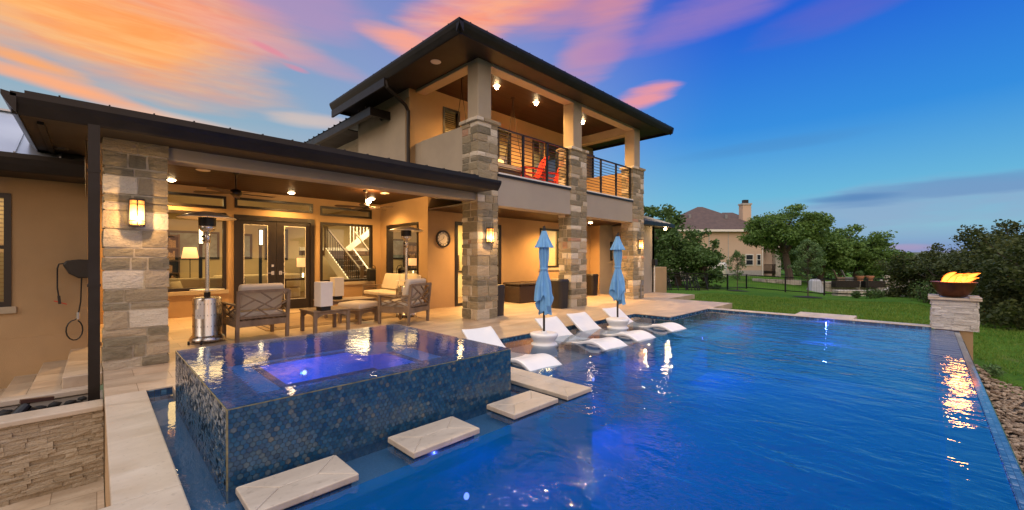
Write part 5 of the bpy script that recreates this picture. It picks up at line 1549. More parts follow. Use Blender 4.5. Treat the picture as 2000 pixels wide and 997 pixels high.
# ---------------- umbrellas in their bases
def umbrella(loc, label, blabel, seed, rz=0):
    b = empty('umbrella_base', (loc[0], loc[1], -0.205), 0, blabel, 'umbrella base', 'white bell shaped umbrella bases')
    m = MB(); m.lathe([(0.001,0.0),(0.21,0.0),(0.22,0.03),(0.22,0.145),(0.215,0.165),(0.185,0.18),(0.175,0.20),(0.19,0.225),(0.225,0.285),(0.235,0.315),(0.228,0.335),(0.18,0.345),(0.001,0.348)], seg=40)
    m.build('bell', M['white_res'], b, smooth=True)
    m = MB(); m.lathe([(0.001,0.345),(0.05,0.345),(0.045,0.365),(0.001,0.366)], seg=16); m.build('sleeve', M['white_res'], b, smooth=True)
    t = empty('closed_umbrella', (loc[0], loc[1], 0.105), rz, label, 'umbrella', 'closed blue pool umbrellas')
    m = MB(); m.tube([(0,0,0.012),(0,0,1.80)],0.019,10); m.build('pole', pbr('dark_pole',(0.03,0.022,0.018),0.4,0.4), t)
    m = MB(); m.lathe([(0.001,1.70),(0.02,1.70),(0.028,1.73),(0.025,1.76),(0.012,1.775),(0.001,1.785)], seg=12); m.build('finial', M['black_metal'], t)
    random.seed(seed); ph = [random.uniform(0,6.28) for _ in range(4)]
    def folds(amp):
        return lambda a, z: 1 + amp*(0.75*math.cos(8*a+ph[0]+2.2*z) + 0.35*math.cos(5*a+ph[1]-3*z) + 0.2*math.cos(13*a+ph[2]))
    seg = 96
    m = MB(); Z = [(0.040,1.715),(0.055,1.66),(0.085,1.57),(0.115,1.49),(0.135,1.44)]
    m.lathe([(r, z) for r, z in Z], seg=seg, fn=lambda a, z: 1+(0.22*(1.72-z)/0.28)*math.cos(8*a+ph[0])); m.f = m.f[:-2]
    m.build('vent_cap', M['blue_fab'], t, smooth=True)
    m = MB(); prof = [(0.05,1.60),(0.080,1.45),(0.092,1.36),(0.082,1.25),(0.066,1.15),(0.060,1.09),(0.064,1.05),(0.085,0.97),(0.110,0.86),(0.130,0.74),(0.142,0.64),(0.150,0.56)]
    i0 = len(m.v)
    for (r, z) in prof:
        for j in range(seg):
            a = 2*math.pi*j/seg; am = 0.26 + (0.14 if z < 0.95 else 0)
            f = folds(am)(a, z); hem = 0
            if z < 0.57: hem = 0.11*math.cos(3*a+ph[3]) + 0.05*math.cos(8*a+ph[0]) - 0.02
            elif z < 0.66: hem = 0.05*math.cos(3*a+ph[3])
            m.v.append((0.82*r*f*math.cos(a), 0.82*r*f*math.sin(a), z+hem*0.8))
    for k in range(len(prof)-1):
        for j in range(seg):
            a, b_ = k*seg+j, k*seg+(j+1)%seg; m.f.append((a,b_,b_+seg,a+seg))
    # bunched inner layers hanging below
    for q in range(5):
        a0 = random.uniform(0, 6.28); rr = 0.05+0.012*q
        i0 = len(m.v)
        for k, z in enumerate((0.75, 0.62, 0.50, 0.44)):
            for j in range(9):
                a = a0 + (j-4)*0.26; w_ = rr*(1+0.35*k/3)*(1+0.3*math.cos(j*2.4+q))
                m.v.append((w_*math.cos(a), w_*math.sin(a), z - 0.03*q + (0.02*math.cos(j*1.7+q) if k == 3 else 0)))
        for k in range(3):
            for j in range(8): a = i0+k*9+j; m.f.append((a,a+1,a+10,a+9))
    m.build('canopy', M['blue_fab'], t, smooth=True)
    m = MB(); m.lathe([(0.066,1.07),(0.070,1.09),(0.066,1.11)], seg=24); m.f = m.f[:-2]; m.build('tie_strap', M['blue_fab'], t)
    return t
umbrella((5.24, 4.49), 'closed blue umbrella nearer the camera, tied at its waist', 'white bell shaped base holding the nearer blue umbrella', 1)
umbrella((7.57, 4.50), 'closed blue umbrella farther away, in front of the last stone pillar', 'white bell shaped base holding the farther blue umbrella', 4, 1.0)

# ---------------- fire pillar and bowl
t = empty('fire_pillar', (12.2, -0.375, -0.9), 0, 'white stacked stone pillar at the far corner of the pool', 'pillar')
random.seed(31)
m = MB(); m.box(-0.30,0.30,-0.305,0.305,0.86,1.44); m.build('core', M['mortar'], t)
m = MB(); split_wall(m,'x',-0.30,-0.31,0.31,0.86,1.44,-1,0.06,0.14,0.36); split_wall(m,'y',-0.305,-0.31,0.31,0.86,1.44,-1,0.06); split_wall(m,'x',0.30,-0.31,0.31,0.86,1.44,1,0.06); split_wall(m,'y',0.305,-0.31,0.31,0.86,1.44,1,0.06)
m.build('split_stone_face', M['split_white'], t)
m = MB(); m.box(-0.27,0.27,-0.25,0.27,-0.6,0.858); m.build('stucco_base', M['stucco_tan'], t)
m = MB(); m.box(-0.36,0.36,-0.365,0.365,1.442,1.485)
for (a0,a1,b0,b1) in ((-0.36,-0.14,-0.365,-0.20),(0.14,0.36,-0.365,-0.20),(-0.36,-0.14,0.20,0.365),(0.14,0.36,0.20,0.365)): m.box(a0,a1,b0,b1,1.487,1.515)
m.build('cap', M['coping'], t, bevel=0.01, seg=2)
t = empty('fire_bowl', (12.2, -0.375, 0.600), 0, 'bronze fire bowl with orange flames blowing sideways on the white pillar', 'fire bowl')
m = MB(); m.lathe([(0.001,0.0),(0.17,0.0),(0.22,0.05),(0.28,0.15),(0.315,0.265),(0.325,0.275),(0.305,0.285),(0.26,0.20),(0.001,0.19)], seg=48); m.build('bowl', M['bowl'], t, smooth=True)
m = MB(); m.lathe([(0.302,0.282),(0.333,0.282),(0.333,0.298),(0.302,0.298)], seg=48); m.build('rim', M['bowl'], t)
m = MB()
random.seed(2)
for k in range(40):
    a, r = random.uniform(0,6.28), random.uniform(0,0.20); bm = bmesh.new(); bmesh.ops.create_icosphere(bm, subdivisions=1, radius=random.uniform(0.03,0.05)); i0 = len(m.v)
    m.v += [(r*math.cos(a)+v.co.x, r*math.sin(a)+v.co.y, 0.225+v.co.z) for v in bm.verts]; m.f += [tuple(i0+v.index for v in f.verts) for f in bm.faces]; bm.free()
m.build('lava_rock', M['lava'], t)
m = MB(); random.seed(12)
# tongues of flame leaning toward +x-y (right in the picture), real volume
lean = Vector((0.70711, -0.70711, 0))
for k in range(34):
    f = k/33; s0 = lean*(-0.20+0.32*random.random()) + Vector((random.uniform(-.08,.08),random.uniform(-.08,.08),0.24))
    ln_ = random.uniform(0.20,0.48); hgt = random.uniform(0.07,0.25)
    pts = []; rad = []
    w0 = random.uniform(0.035,0.070)
    for q in range(8):
        u = q/7
        p = s0 + lean*(ln_*u**1.1) + Vector((0,0,hgt*math.sin(min(1,u*1.1)*1.4))) + Vector((math.sin(u*7+k)*0.015, math.cos(u*6+k)*0.015, 0))
        pts.append(p); rad.append(max(0.002, 1.15*w0*(1-u)**0.75*(0.75+0.5*math.sin(u*3.1))))
    m.tube(pts, rad, 7)
m.build('flames', M['flame'], t, smooth=True)
point('fire_glow', (0.05,-0.05,0.52), 60, (1,0.36,0.07), 0.15, t)

# ---------------- balcony furniture
t = empty('porch_swing', (7.55, 8.45, 3.33), 0, 'hanging porch swing bed with striped cushions on the balcony', 'porch swing')
m = MB(); m.box(-0.95,0.95,-0.45,0.45,0.36,0.46); m.box(-0.95,-0.88,-0.45,0.45,0.46,0.62); m.box(0.88,0.95,-0.45,0.45,0.46,0.62); m.box(-0.95,0.95,0.38,0.45,0.46,0.9); m.build('frame', M['wicker'], t, bevel=0.01)
m = MB(); m.box(-0.87,0.87,-0.43,0.37,0.465,0.60); m.build('mattress', M['cushion'], t, bevel=0.03, seg=2)
for k in range(4):
    m = MB(); a = -0.8+0.42*k; m.extr([(0.16,0.61),(0.30,0.95),(0.37,0.95),(0.30,0.61)],'x',a,a+0.38); m.build('pillow', M['cushion'], t, bevel=0.04, seg=3, smooth=True)
m = MB()
for sx in (-1,1):
    m = MB()
    for sy in (-1,1): m.tube([(sx*0.93,sy*0.42,0.46),(sx*0.93,0,2.40)],0.008,6)
    m.tube([(sx*0.93,0,2.38),(sx*0.93,0,2.665)],0.014,6); m.lathe([(0.001,2.64),(0.06,2.65),(0.06,2.668),(0.001,2.669)],(sx*0.93,0,0),12)
    m.build('rope', M['rope'], t)
def adirondack(loc, rz, label):
    t = empty('adirondack_chair', loc, rz, label, 'adirondack chair', 'red adirondack chairs on the balcony')
    for k in range(6):
        m = MB(); x = -0.235+0.094*k; top = 0.98-0.06*abs(k-2.5)/2.5
        m.bar((x*0.85,-0.12,0.26),(x*1.1,-0.42,top),0.075,0.018,up=(0,1,0.3)); m.build('back_slat', M['red'], t)
    for k in range(6):
        m = MB(); m.box(-0.26,0.26,-0.14+0.09*k,-0.06+0.09*k,0.27+0.018*k,0.29+0.018*k); m.build('seat_slat', M['red'], t)
    for s_ in (-1,1):
        m = MB(); m.bar((s_*0.29,0.36,0),(s_*0.29,0.36,0.56),0.03,0.09); m.build('leg', M['red'], t)
        m = MB(); m.bar((s_*0.26,0.42,0.36),(s_*0.26,-0.50,0.02),0.03,0.12); m.build('leg', M['red'], t)
        m = MB(); m.bar((s_*0.31,0.44,0.57),(s_*0.31,-0.34,0.54),0.13,0.022); m.build('armrest', M['red'], t)
    m = MB(); m.bar((-0.32,-0.30,0.50),(0.32,-0.30,0.50),0.05,0.03); m.bar((-0.26,-0.38,0.80),(0.26,-0.38,0.80),0.04,0.02); m.build('cross_brace', M['red'], t)
    return t
adirondack((8.78, 7.98, 3.33), R(65), 'red slatted chair on the balcony next to the porch swing')
adirondack((9.72, 8.05, 3.33), R(65), 'red slatted chair on the balcony behind the middle pillar')

# eave flood light on the side wing
t = empty('eave_floodlight', (16.55, 7.62, 2.66), 0, 'small lit floodlight under the corner eave of the side wing', 'floodlight')
m = MB(); m.lathe([(0.001,-0.10),(0.045,-0.09),(0.05,-0.05),(0.03,-0.01),(0.001,0.0)]); m.build('bulb', M['bulb'], t)
m = MB(); m.lathe([(0.03,-0.01),(0.05,0.0),(0.05,0.028),(0.001,0.028)]); m.build('socket', M['black_metal'], t)
point('flood_glow', (0,-0.05,-0.18), 25, (1,0.62,0.30), 0.05, t)

# ---------------- things inside the living room
t = empty('sofa', (1.9, 14.1, 0), R(180), 'cream sofa inside behind the left patio window', 'sofa')
m = MB(); m.box(-1.1,1.1,-0.45,0.45,0.08,0.42); m.build('seat', M['sofa_in'], t, bevel=0.05, seg=3)
m = MB(); m.box(-1.1,1.1,0.30,0.50,0.42,0.86); m.build('backrest', M['sofa_in'], t, bevel=0.07, seg=3, smooth=True)
for s_ in (-1,1):
    m = MB(); m.box(s_*1.1-0.12,s_*1.1+0.12,-0.45,0.48,0.1,0.66); m.build('armrest', M['sofa_in'], t, bevel=0.08, seg=3, smooth=True)
t = empty('swivel_chair', (1.15, 13.55, 0), 0.5, 'rounded cream chair inside at the left window', 'chair')
m = MB(); m.lathe([(0.001,0.05),(0.36,0.05),(0.40,0.3),(0.42,0.62),(0.36,0.80),(0.28,0.78),(0.26,0.45),(0.001,0.43)], seg=28); m.build('tub', M['sofa_in'], t, smooth=True)
t = empty('sofa', (3.6, 15.2, 0), R(180), 'long cream sofa inside seen through the glass doors', 'sofa')
m = MB(); m.box(-1.2,1.2,-0.45,0.45,0.08,0.42); m.build('seat', M['sofa_in'], t, bevel=0.05, seg=3)
m = MB(); m.box(-1.2,1.2,0.30,0.50,0.42,0.88); m.build('backrest', M['sofa_in'], t, bevel=0.07, seg=3, smooth=True)
t = empty('console_table', (4.42, 13.55, 0), 0, 'dark wood console table inside behind the right glass door', 'table')
m = MB(); m.box(-0.55,0.55,-0.2,0.2,0.72,0.77); m.build('table_top', M['darkwood'], t)
for sx in (-1,1):
    for sy in (-1,1):
        m = MB(); m.bar((sx*0.5,sy*0.16,0),(sx*0.5,sy*0.16,0.72),0.05); m.build('leg', M['darkwood'], t)
m = MB(); m.box(-0.5,0.5,-0.16,0.16,0.15,0.18); m.build('lower_shelf', M['darkwood'], t)
t = empty('table_lamp', (4.46, 13.5, 0.77), 0, 'lit table lamp with orange shade on the console inside', 'table lamp')
m = MB()
for sx in (-1,1):
    for sy in (-1,1): m.bar((sx*0.06,sy*0.06,0),(sx*0.06,sy*0.06,0.34),0.012)
m.box(-0.075,0.075,-0.075,0.075,0,0.02); m.build('cage_base', M['black_metal'], t)
m = MB(); m.tube([(0,0,0.03),(0,0,0.16)],0.028,8); m.build('candle_bulb', M['warm_glow'], t)
m = MB(); m.lathe([(0.17,0.35),(0.17,0.62)], seg=28); m.build('lamp_shade', M['warm_shade'], t, smooth=True)
point('lamp_glow', (0,0,0.48), 8, (1,0.55,0.22), 0.05, t)
t = empty('wall_picture', (5.1, 18.48, 1.95), 0, 'framed picture hanging on the living room back wall', 'picture')
m = MB(); m.box(-0.42,0.42,-0.03,0.0,-0.62,0.62); m.build('frame', M['frame'], t)
m = MB(); m.box(-0.34,0.34,-0.036,-0.031,-0.54,0.54); m.build('print', M['art_blue'], t)
t = empty('bed_bench', (-1.5, 10.0, 0.2), 0, 'yellow lit bench inside behind the blinds at far left', 'bench')
m = MB(); m.box(-0.6,0.6,-0.2,0.2,0.35,0.42); m.build('seat', M['sofa_in'], t, bevel=0.01)
for sx in (-1,1):
    m = MB(); m.box(sx*0.55-0.03,sx*0.55+0.03,-0.18,0.18,0,0.35); m.build('leg', M['darkwood'], t)

# more of the furnished room behind the glass
for (x, w_, h_, lb) in ((2.45, 1.5, 1.0, 'wide framed landscape on the back wall seen through the left window'), (3.9, 0.7, 0.95, 'upright framed print on the back wall seen through the left door')):
    t = empty('wall_picture', (x, 18.48, 1.85), 0, lb, 'picture', 'framed pictures inside')
    m = MB(); m.box(-w_/2,w_/2,-0.03,0.0,-h_/2,h_/2); m.build('frame', M['frame'], t)
    m = MB(); m.box(-w_/2+.08,w_/2-.08,-0.036,-0.031,-h_/2+.08,h_/2-.08); m.build('print', M['art_blue'], t)
t = empty('floor_lamp', (2.05, 16.2, 0), 0, 'lit floor lamp standing inside behind the left patio window', 'floor lamp')
m = MB(); m.lathe([(0.001,0),(0.15,0),(0.15,0.02),(0.012,0.03),(0.012,1.45),(0.001,1.45)],seg=16); m.build('stem', M['black_metal'], t)
m = MB(); m.lathe([(0.22,1.38),(0.16,1.72)],seg=28); m.build('lamp_shade', M['warm_shade'], t, smooth=True)
point('lamp_glow', (0,0,1.55), 25, (1,0.6,0.25), 0.05, t)
t = empty('bookcase', (1.5, 18.2, 0), 0, 'dark bookcase against the back wall inside at left', 'bookcase')
m = MB()
m.box(-0.5,-0.46,-0.25,0.2,0,2.2); m.box(0.46,0.5,-0.25,0.2,0,2.2); m.box(-0.46,0.46,0.16,0.2,0,2.2)
for k in range(6): m.box(-0.46,0.46,-0.25,0.16,0.02+0.42*k,0.06+0.42*k)
m.build('carcass', M['darkwood'], t)
random.seed(3); m = MB()
for k in range(5):
    x = -0.44
    while x < 0.38:
        w_ = random.uniform(0.02,0.06)
        if random.random() < 0.75: m.box(x,x+w_,-0.2,0.05,0.065+0.42*k,0.065+0.42*k+random.uniform(0.2,0.32))
        x += w_+0.004
m.build('books', pbr('book_spines',(0.35,0.22,0.14),0.8,var=0.6,vs=25), t)
t = empty('curtain', (0.75, 12.62, 0), 0, 'gathered cream curtain just inside the left patio window', 'curtain')
m = MB(); n = 40
for k in range(n+1):
    x = -0.28+0.56*k/n; y = 0.035*math.sin(k*0.95)
    m.v += [(x,y,0.05),(x,y,2.75)]
for k in range(n): m.f.append((2*k,2*k+2,2*k+3,2*k+1))
m.build('fabric', M['sofa_in'], t, smooth=True)
# ================================================================== BEYOND THE LAWN
RT = Vector((0.70711,-0.70711,0)); FW = Vector((0.70711,0.70711,0))
def far(px, t):          # a spot on the ground at a distance t in front of the terrace
    u = (px-1000)/811.0
    p = FW*t + RT*(u*t); return Vector((p.x, p.y, gz(p.x, p.y)))

# neighbour's house ------------------------------------------------
n0 = far(1444, 62); 
NH = empty('neighbour_house', (n0.x, n0.y, -1.5), R(-45), 'big tan neighbour house with brown hip roof behind the oaks', 'house')
Z0, ZE = 0.0, 7.3
m = MB(); m.box(-11.0, 3.6, 0, 10, 0.0, ZE)
m.box(3.6, 6.4, 2.4, 10, 0, ZE); m.build('wall', M['neigh_wall'], NH)
m = MB(); m.box(-11.05, 3.65, -0.06, 0, -0.6, 1.2); m.box(-4.6,-4.45,-0.05,0.0,1.2,ZE-0.2); m.box(-1.7,-1.6,-0.04,0,1.2,ZE-0.2); m.build('foundation', M['concrete'], NH)
def hip(mb, x0,x1,y0,y1,ze,zr, rx0, rx1, ry):
    a,b,c,d = (x0,y0,ze),(x1,y0,ze),(x1,y1,ze),(x0,y1,ze); e,f = (rx0,ry,zr),(rx1,ry,zr)
    mb.quad(a,b,f,e); mb.tri(b,c,f); mb.quad(c,d,e,f); mb.tri(d,a,e); mb.quad(a,d,c,b)
m = MB(); hip(m,-11.8,4.2,-0.7,10.6,ZE,ZE+4.0,-4.0,-3.2,5.0); m.build('roof', M['brown_shingle'], NH)
m = MB(); hip(m,-2.0,7.0,1.6,10.8,ZE+0.02,ZE+3.2,0.5,2.2,6.0); m.build('roof', M['brown_shingle'], NH)
m = MB(); m.box(-11.8,4.2,-0.72,-0.6,ZE-0.35,ZE-0.02); m.box(4.2,7.0,1.55,1.65,ZE-0.35,ZE-0.02); m.build('eave_board', M['white_trim'], NH)
m = MB(); m.box(1.4,2.7,1.6,2.7,ZE,ZE+4.1); ch = m.build('chimney', M['neigh_wall'], NH)
m = MB(); m.box(1.3,2.8,1.5,2.8,ZE+3.9,ZE+4.15); m.build('chimney_cap', M['concrete'], ch)
m = MB(); m.box(1.7,2.4,1.8,2.4,ZE+4.16,ZE+4.7); m.build('flue', M['black_metal'], ch)
for (vx, vy, vz) in ((-6.5,2.2,ZE+2.3),(-1.0,2.0,ZE+2.2),(3.4,3.0,ZE+1.6)):
    m = MB(); m.box(vx-0.18,vx+0.18,vy-0.18,vy+0.18,vz-0.4,vz+0.25); m.build('roof_vent', M['grey_plastic'], NH)
m = MB(); m.box(3.35,3.47,-0.12,-0.02,0.4,ZE-0.3); m.build('downspout', M['white_trim'], NH)
def nwin(x0,x1,z0,z1,y=-0.02):
    m = MB(); m.box(x0-0.12,x1+0.12,y-0.06,y,z0-0.14,z1+0.14); w_ = m.build('window', M['white_trim'], NH)
    m = MB(); m.box(x0,x1,y-0.09,y-0.061,z0,z1); m.build('pane', pbr('dark_pane', (0.03,0.035,0.045), 0.08, var=0), w_)
    m = MB(); m.box(x0,x1,y-0.11,y-0.091,(z0+z1)/2-0.04,(z0+z1)/2+0.04); m.build('sash', M['white_trim'], w_)
nwin(1.0,1.95,2.05,3.5); nwin(2.65,3.1,2.05,3.5); nwin(1.2,2.2,5.2,6.4); nwin(2.7,3.2,5.2,6.4)
m = MB(); m.box(4.0,4.9,2.3,2.39,1.3,3.6); m.build('lit_doorway', pbr('lit_doorway', (0.5,0.25,0.1),0.6,emis=(1,0.42,0.12),es=0.35), NH)
m = MB(); m.box(5.3,6.1,-0.2,0.7,-0.3,ZE-0.3); m.build('stone_post', M['limestone'], NH, bevel=0.03)
m = MB(); m.box(3.6,5.3,-0.2,2.4,4.3,4.6); m.build('deck_floor', M['frame'], NH); m = MB(); m.box(3.6,5.3,-0.2,2.4,0.7,1.1); m.build('deck_floor', M['frame'], NH)
for zb in (1.1, 4.6):
    m = MB(); m.box(3.6,5.3,-0.2,-0.12,zb+0.9,zb+1.0)
    for k in range(12): m.box(3.62+0.14*k,3.66+0.14*k,-0.2,-0.14,zb,zb+0.9)
    m.build('deck_railing', M['frame'], NH)

# trees -------------------------------------------------------------
def leafcloud(mb, c, r, n, size, flat=0.7, cov=0.55):
    for _ in range(n):
        d = Vector((random.gauss(0,1),random.gauss(0,1),random.gauss(0,1))).normalized()
        rr = (random.random()**cov)
        p = Vector(c) + Vector((d.x*r*rr, d.y*r*rr, d.z*r*flat*rr))
        s = size*random.uniform(0.6,1.35)
        a = Vector((random.gauss(0,1),random.gauss(0,1),random.gauss(0,0.6))).normalized(); b = a.cross(Vector((random.gauss(0,1),random.gauss(0,1),random.gauss(0,1)))).normalized()
        a *= s; b *= s*0.62
        i = len(mb.v); mb.v += [tuple(p-a), tuple(p+b), tuple(p+a), tuple(p-b)]; mb.f.append((i,i+1,i+2,i+3))
def tree(name, base, h, w, label, cat='tree', mat='oak', nclump=60, nleaf=90, size=0.16, trunk_h=0.3, seed=0, group=None, spread=1.0, flat=0.62, lean=0.0, tr=None, cr=0.17, low=0.0):
    random.seed(seed)
    t = empty(name, tuple(base), random.uniform(0,6.28), label, cat, group)
    T = MB(); tips = []
    tr = tr or 0.035*h + 0.05
    th = h*trunk_h
    top = Vector((random.uniform(-.3,.3)+lean, random.uniform(-.3,.3), th))
    T.tube([(0,0,-0.4),(0.03,0.02,th*0.3),(top.x*0.6,top.y*0.6,th*0.7),tuple(top)],[tr*1.35,tr*1.05,tr*0.95,tr*0.85],9)
    nb = 7
    for k in range(nb):
        a = 2*math.pi*k/nb+random.uniform(-.3,.3); rr = w*0.5*random.uniform(0.45,0.85); zz_ = h*random.uniform(0.5,0.88)
        end = Vector((rr*math.cos(a)+top.x, rr*math.sin(a)+top.y, zz_)); midp = top.lerp(end,0.5)+Vector((random.uniform(-.3,.3),random.uniform(-.3,.3),random.uniform(-0.05,.12)*h))
        T.tube([tuple(top),tuple(top.lerp(midp,0.5)+Vector((0,0,0.03*h))),tuple(midp),tuple(end)],[tr*0.55,tr*0.42,tr*0.30,tr*0.10],6)
        tips += [end, midp]
        for q in range(3):
            e2 = midp.lerp(end,random.uniform(0.2,0.9))+Vector((random.uniform(-1,1)*w*0.14,random.uniform(-1,1)*w*0.14,random.uniform(-.06,.16)*h)); T.tube([tuple(midp.lerp(end,0.3)),tuple(e2)],[tr*0.2,tr*0.05],5); tips.append(e2)
    T.build('trunk', M['bark'], t)
    C = MB()
    for k in range(nclump):
        if k < len(tips): c = tips[k]
        else:
            d = Vector((random.gauss(0,1),random.gauss(0,1),abs(random.gauss(0,0.8)) - 0.35)).normalized()
            rr = random.uniform(0.45,1.0)
            zc = h*(0.55 - low)
            c = Vector((d.x*w*0.5*rr*spread+top.x*0.6, d.y*w*0.5*rr*spread, zc + d.z*(h-zc)*rr*0.95))
        r = w*cr*random.uniform(0.55,1.15)
        leafcloud(C, c, r, nleaf, size, flat)
    C.build('crown', M[mat], t)
    return t
B = far
tree('oak_tree', B(1325, 36), 5.9, 6.4, 'dense dark oak at the left end of the lawn beyond the house corner', mat='oak_dark', seed=1, nclump=120, nleaf=130, size=0.115, low=0.22, group='oaks beyond the fence')
tree('oak_tree', B(1275, 40), 8.3, 5.4, 'oak rising behind the roof of the side wing', mat='oak_dark', seed=2, nclump=80, nleaf=80, size=0.16, low=0.1, group='oaks beyond the fence')
tree('oak_tree', B(1380, 33), 4.0, 3.0, 'low bushy oak against the pale wall of the neighbour house', mat='oak_dark', seed=15, nclump=60, nleaf=70, size=0.12, low=0.3, group='oaks beyond the fence')
tree('oak_tree', B(1542, 46), 9.0, 8.2, 'tallest spreading oak in front of the neighbour house', seed=3, nclump=120, nleaf=150, size=0.135, lean=0.4, trunk_h=0.36, group='oaks beyond the fence', cr=0.15, flat=0.5)
tree('oak_tree', B(1602, 50), 7.8, 8.5, 'middle green oak right of the tallest one', seed=4, nclump=120, nleaf=140, size=0.145, group='oaks beyond the fence', flat=0.55, low=0.12)
tree('oak_tree', B(1668, 50), 7.0, 8.0, 'broad low oak above the stone terraces', seed=5, nclump=120, nleaf=140, size=0.145, group='oaks beyond the fence', flat=0.55, low=0.15)
tree('oak_tree', B(1735, 52), 5.0, 6.0, 'lowest oak fading toward the horizon left of the cedars', seed=6, nclump=60, nleaf=75, size=0.18, group='oaks beyond the fence', low=0.2)
tree('oak_tree', B(1640, 66), 7.4, 12, 'far oak showing behind the two middle oaks', mat='oak_dark', seed=7, nclump=90, nleaf=60, size=0.26, low=0.3, group='oaks beyond the fence')
tree('oak_tree', B(1560, 70), 7.5, 12, 'far dark oak behind the tallest oak', mat='oak_dark', seed=8, nclump=80, nleaf=60, size=0.26, low=0.3, group='oaks beyond the fence')
# cedars on the right
cd = [(1800,26,3.1,3.4,'small cedar at the left end of the dark cedar clump'), (1848,24,3.7,3.6,'round cedar just left of the flames'),
      (1900,21,3.6,3.8,'cedar standing behind the flames of the fire bowl'), (1962,20,4.9,3.6,'tallest ragged cedar near the right edge'),
      (2010,17,4.2,4.2,'cedar cut off by the right edge of the view'), (2055,15,3.8,4.2,'nearest cedar, mostly outside the right edge'), (1930,30,5.0,5.5,'cedar farther back between the others')]
for k, (px, t_, h, w_, lb) in enumerate(cd):
    tree('cedar_tree', B(px, t_), h, w_, lb, mat='cedar', seed=40+k, nclump=90, nleaf=110, size=0.075, trunk_h=0.12, group='cedars right of the pool', low=0.42, flat=0.8, tr=0.12, cr=0.15)
# saplings
def sapling(px, t_, h, w_, lb, mat='sap', seed=0, n=70):
    random.seed(seed); b = B(px, t_); t = empty('young_tree', tuple(b), 0, lb, 'young tree', 'young trees on the lawn')
    m = MB(); m.tube([(0,0,-0.1),(0.02,0,h*0.5),(0,0.02,h*0.96)],[0.035,0.022,0.006],6)
    C = MB()
    for k in range(n):
        z = h*(0.28+0.70*random.random()**0.9); rr = w_*0.5*math.sin(math.pi*min(1,max(0.04,(z/h-0.22)/0.80))**0.7)*random.uniform(0.5,1.0)
        a = random.uniform(0,6.28); e = Vector((rr*math.cos(a),rr*math.sin(a),z+rr*0.5)); m.tube([(0,0,z-0.1),tuple(e)],[0.008,0.003],4,False)
        leafcloud(C, e, 0.16, 42, 0.045, 1.0)
    m.build('trunk', M['bark'], t); C.build('crown', M[mat], t)
    # mulch ring
    r = MB(); n_ = 20
    P = [(math.cos(2*math.pi*k/n_)*0.75*random.uniform(.9,1.1), math.sin(2*math.pi*k/n_)*0.75*random.uniform(.9,1.1)) for k in range(n_)]
    V = [(b.x+p[0], b.y+p[1], gz(b.x+p[0],b.y+p[1])+0.03) for p in P]; r.v = V + [(b.x,b.y,b.z+0.10)]
    r.f = [(k,(k+1)%n_,n_) for k in range(n_)]
    mo = r.build('mulch_ring', M['mulch'], None, smooth=True); tag(mo, 'dark mulch ring round the foot of the ' + ('leafier right' if px > 1500 else 'thin left') + ' young tree', 'mulch ring', 'mulch rings')
sapling(1440, 30, 2.9, 1.35, 'thin young tree with sparse brownish leaves in front of the neighbour wall', seed=2, n=60, mat='sap')
sapling(1578, 24, 3.3, 1.9, 'fuller young tree with a pale green crown at the fence', seed=3, n=120)

# fence ---------------------------------------------------------------
def fence_pt(px, t_): return far(px, t_)
F0 = [(1300,30.5),(1342,30.8),(1381,31.2),(1421,32.5),(1458,35.0),(1534,32.5),(1610,30.2),(1694,28.0),(1793,26.0),(1860,25.0)]
FT = empty('metal_fence', (0,0,0), 0, 'low black metal fence running along the end of the lawn', 'fence')
pts = [fence_pt(*q) for q in F0]
for p in pts:
    m = MB(); m.box(p.x-0.05,p.x+0.05,p.y-0.05,p.y+0.05,p.z-0.1,p.z+1.22); m.build('post', M['black_metal'], FT)
m = MB(); k_ = MB()
for a, b in zip(pts[:-1], pts[1:]):
    for h in (0.12, 1.16): m.bar((a.x,a.y,a.z+h),(b.x,b.y,b.z+h),0.065,0.065)
    L_ = (b-a).length; n = int(L_/0.16)
    for q in range(1, n):
        p = a.lerp(b, q/n); k_.bar((p.x,p.y,p.z+0.12),(p.x,p.y,p.z+1.16),0.007)
m.build('rail', M['black_metal'], FT); k_.build('mesh_wires', M['black_metal'], FT)
rebase(FT, tuple(pts[4]))
# loose railing panel leaning on the fence
gp = empty('fence_panel', tuple(far(1340, 28.5)), R(-45), 'spare black fence panel leaning in front of the fence by the house', 'fence panel')
m = MB(); m.bar((-1.35,0,0.98),(1.35,0.1,0.98),0.05); m.bar((-1.45,-0.25,0.08),(1.35,-0.2,0.05),0.04); m.build('rail', M['black_metal'], gp)
m = MB()
for x in (-1.45,-1.32,-1.2,-0.72,-0.2,-0.05,0.18,0.42,0.6,0.72,1.30): m.bar((x,0.08,0.98),(x+0.12,-0.22,0.0),0.045)
m.build('picket', M['black_metal'], gp)

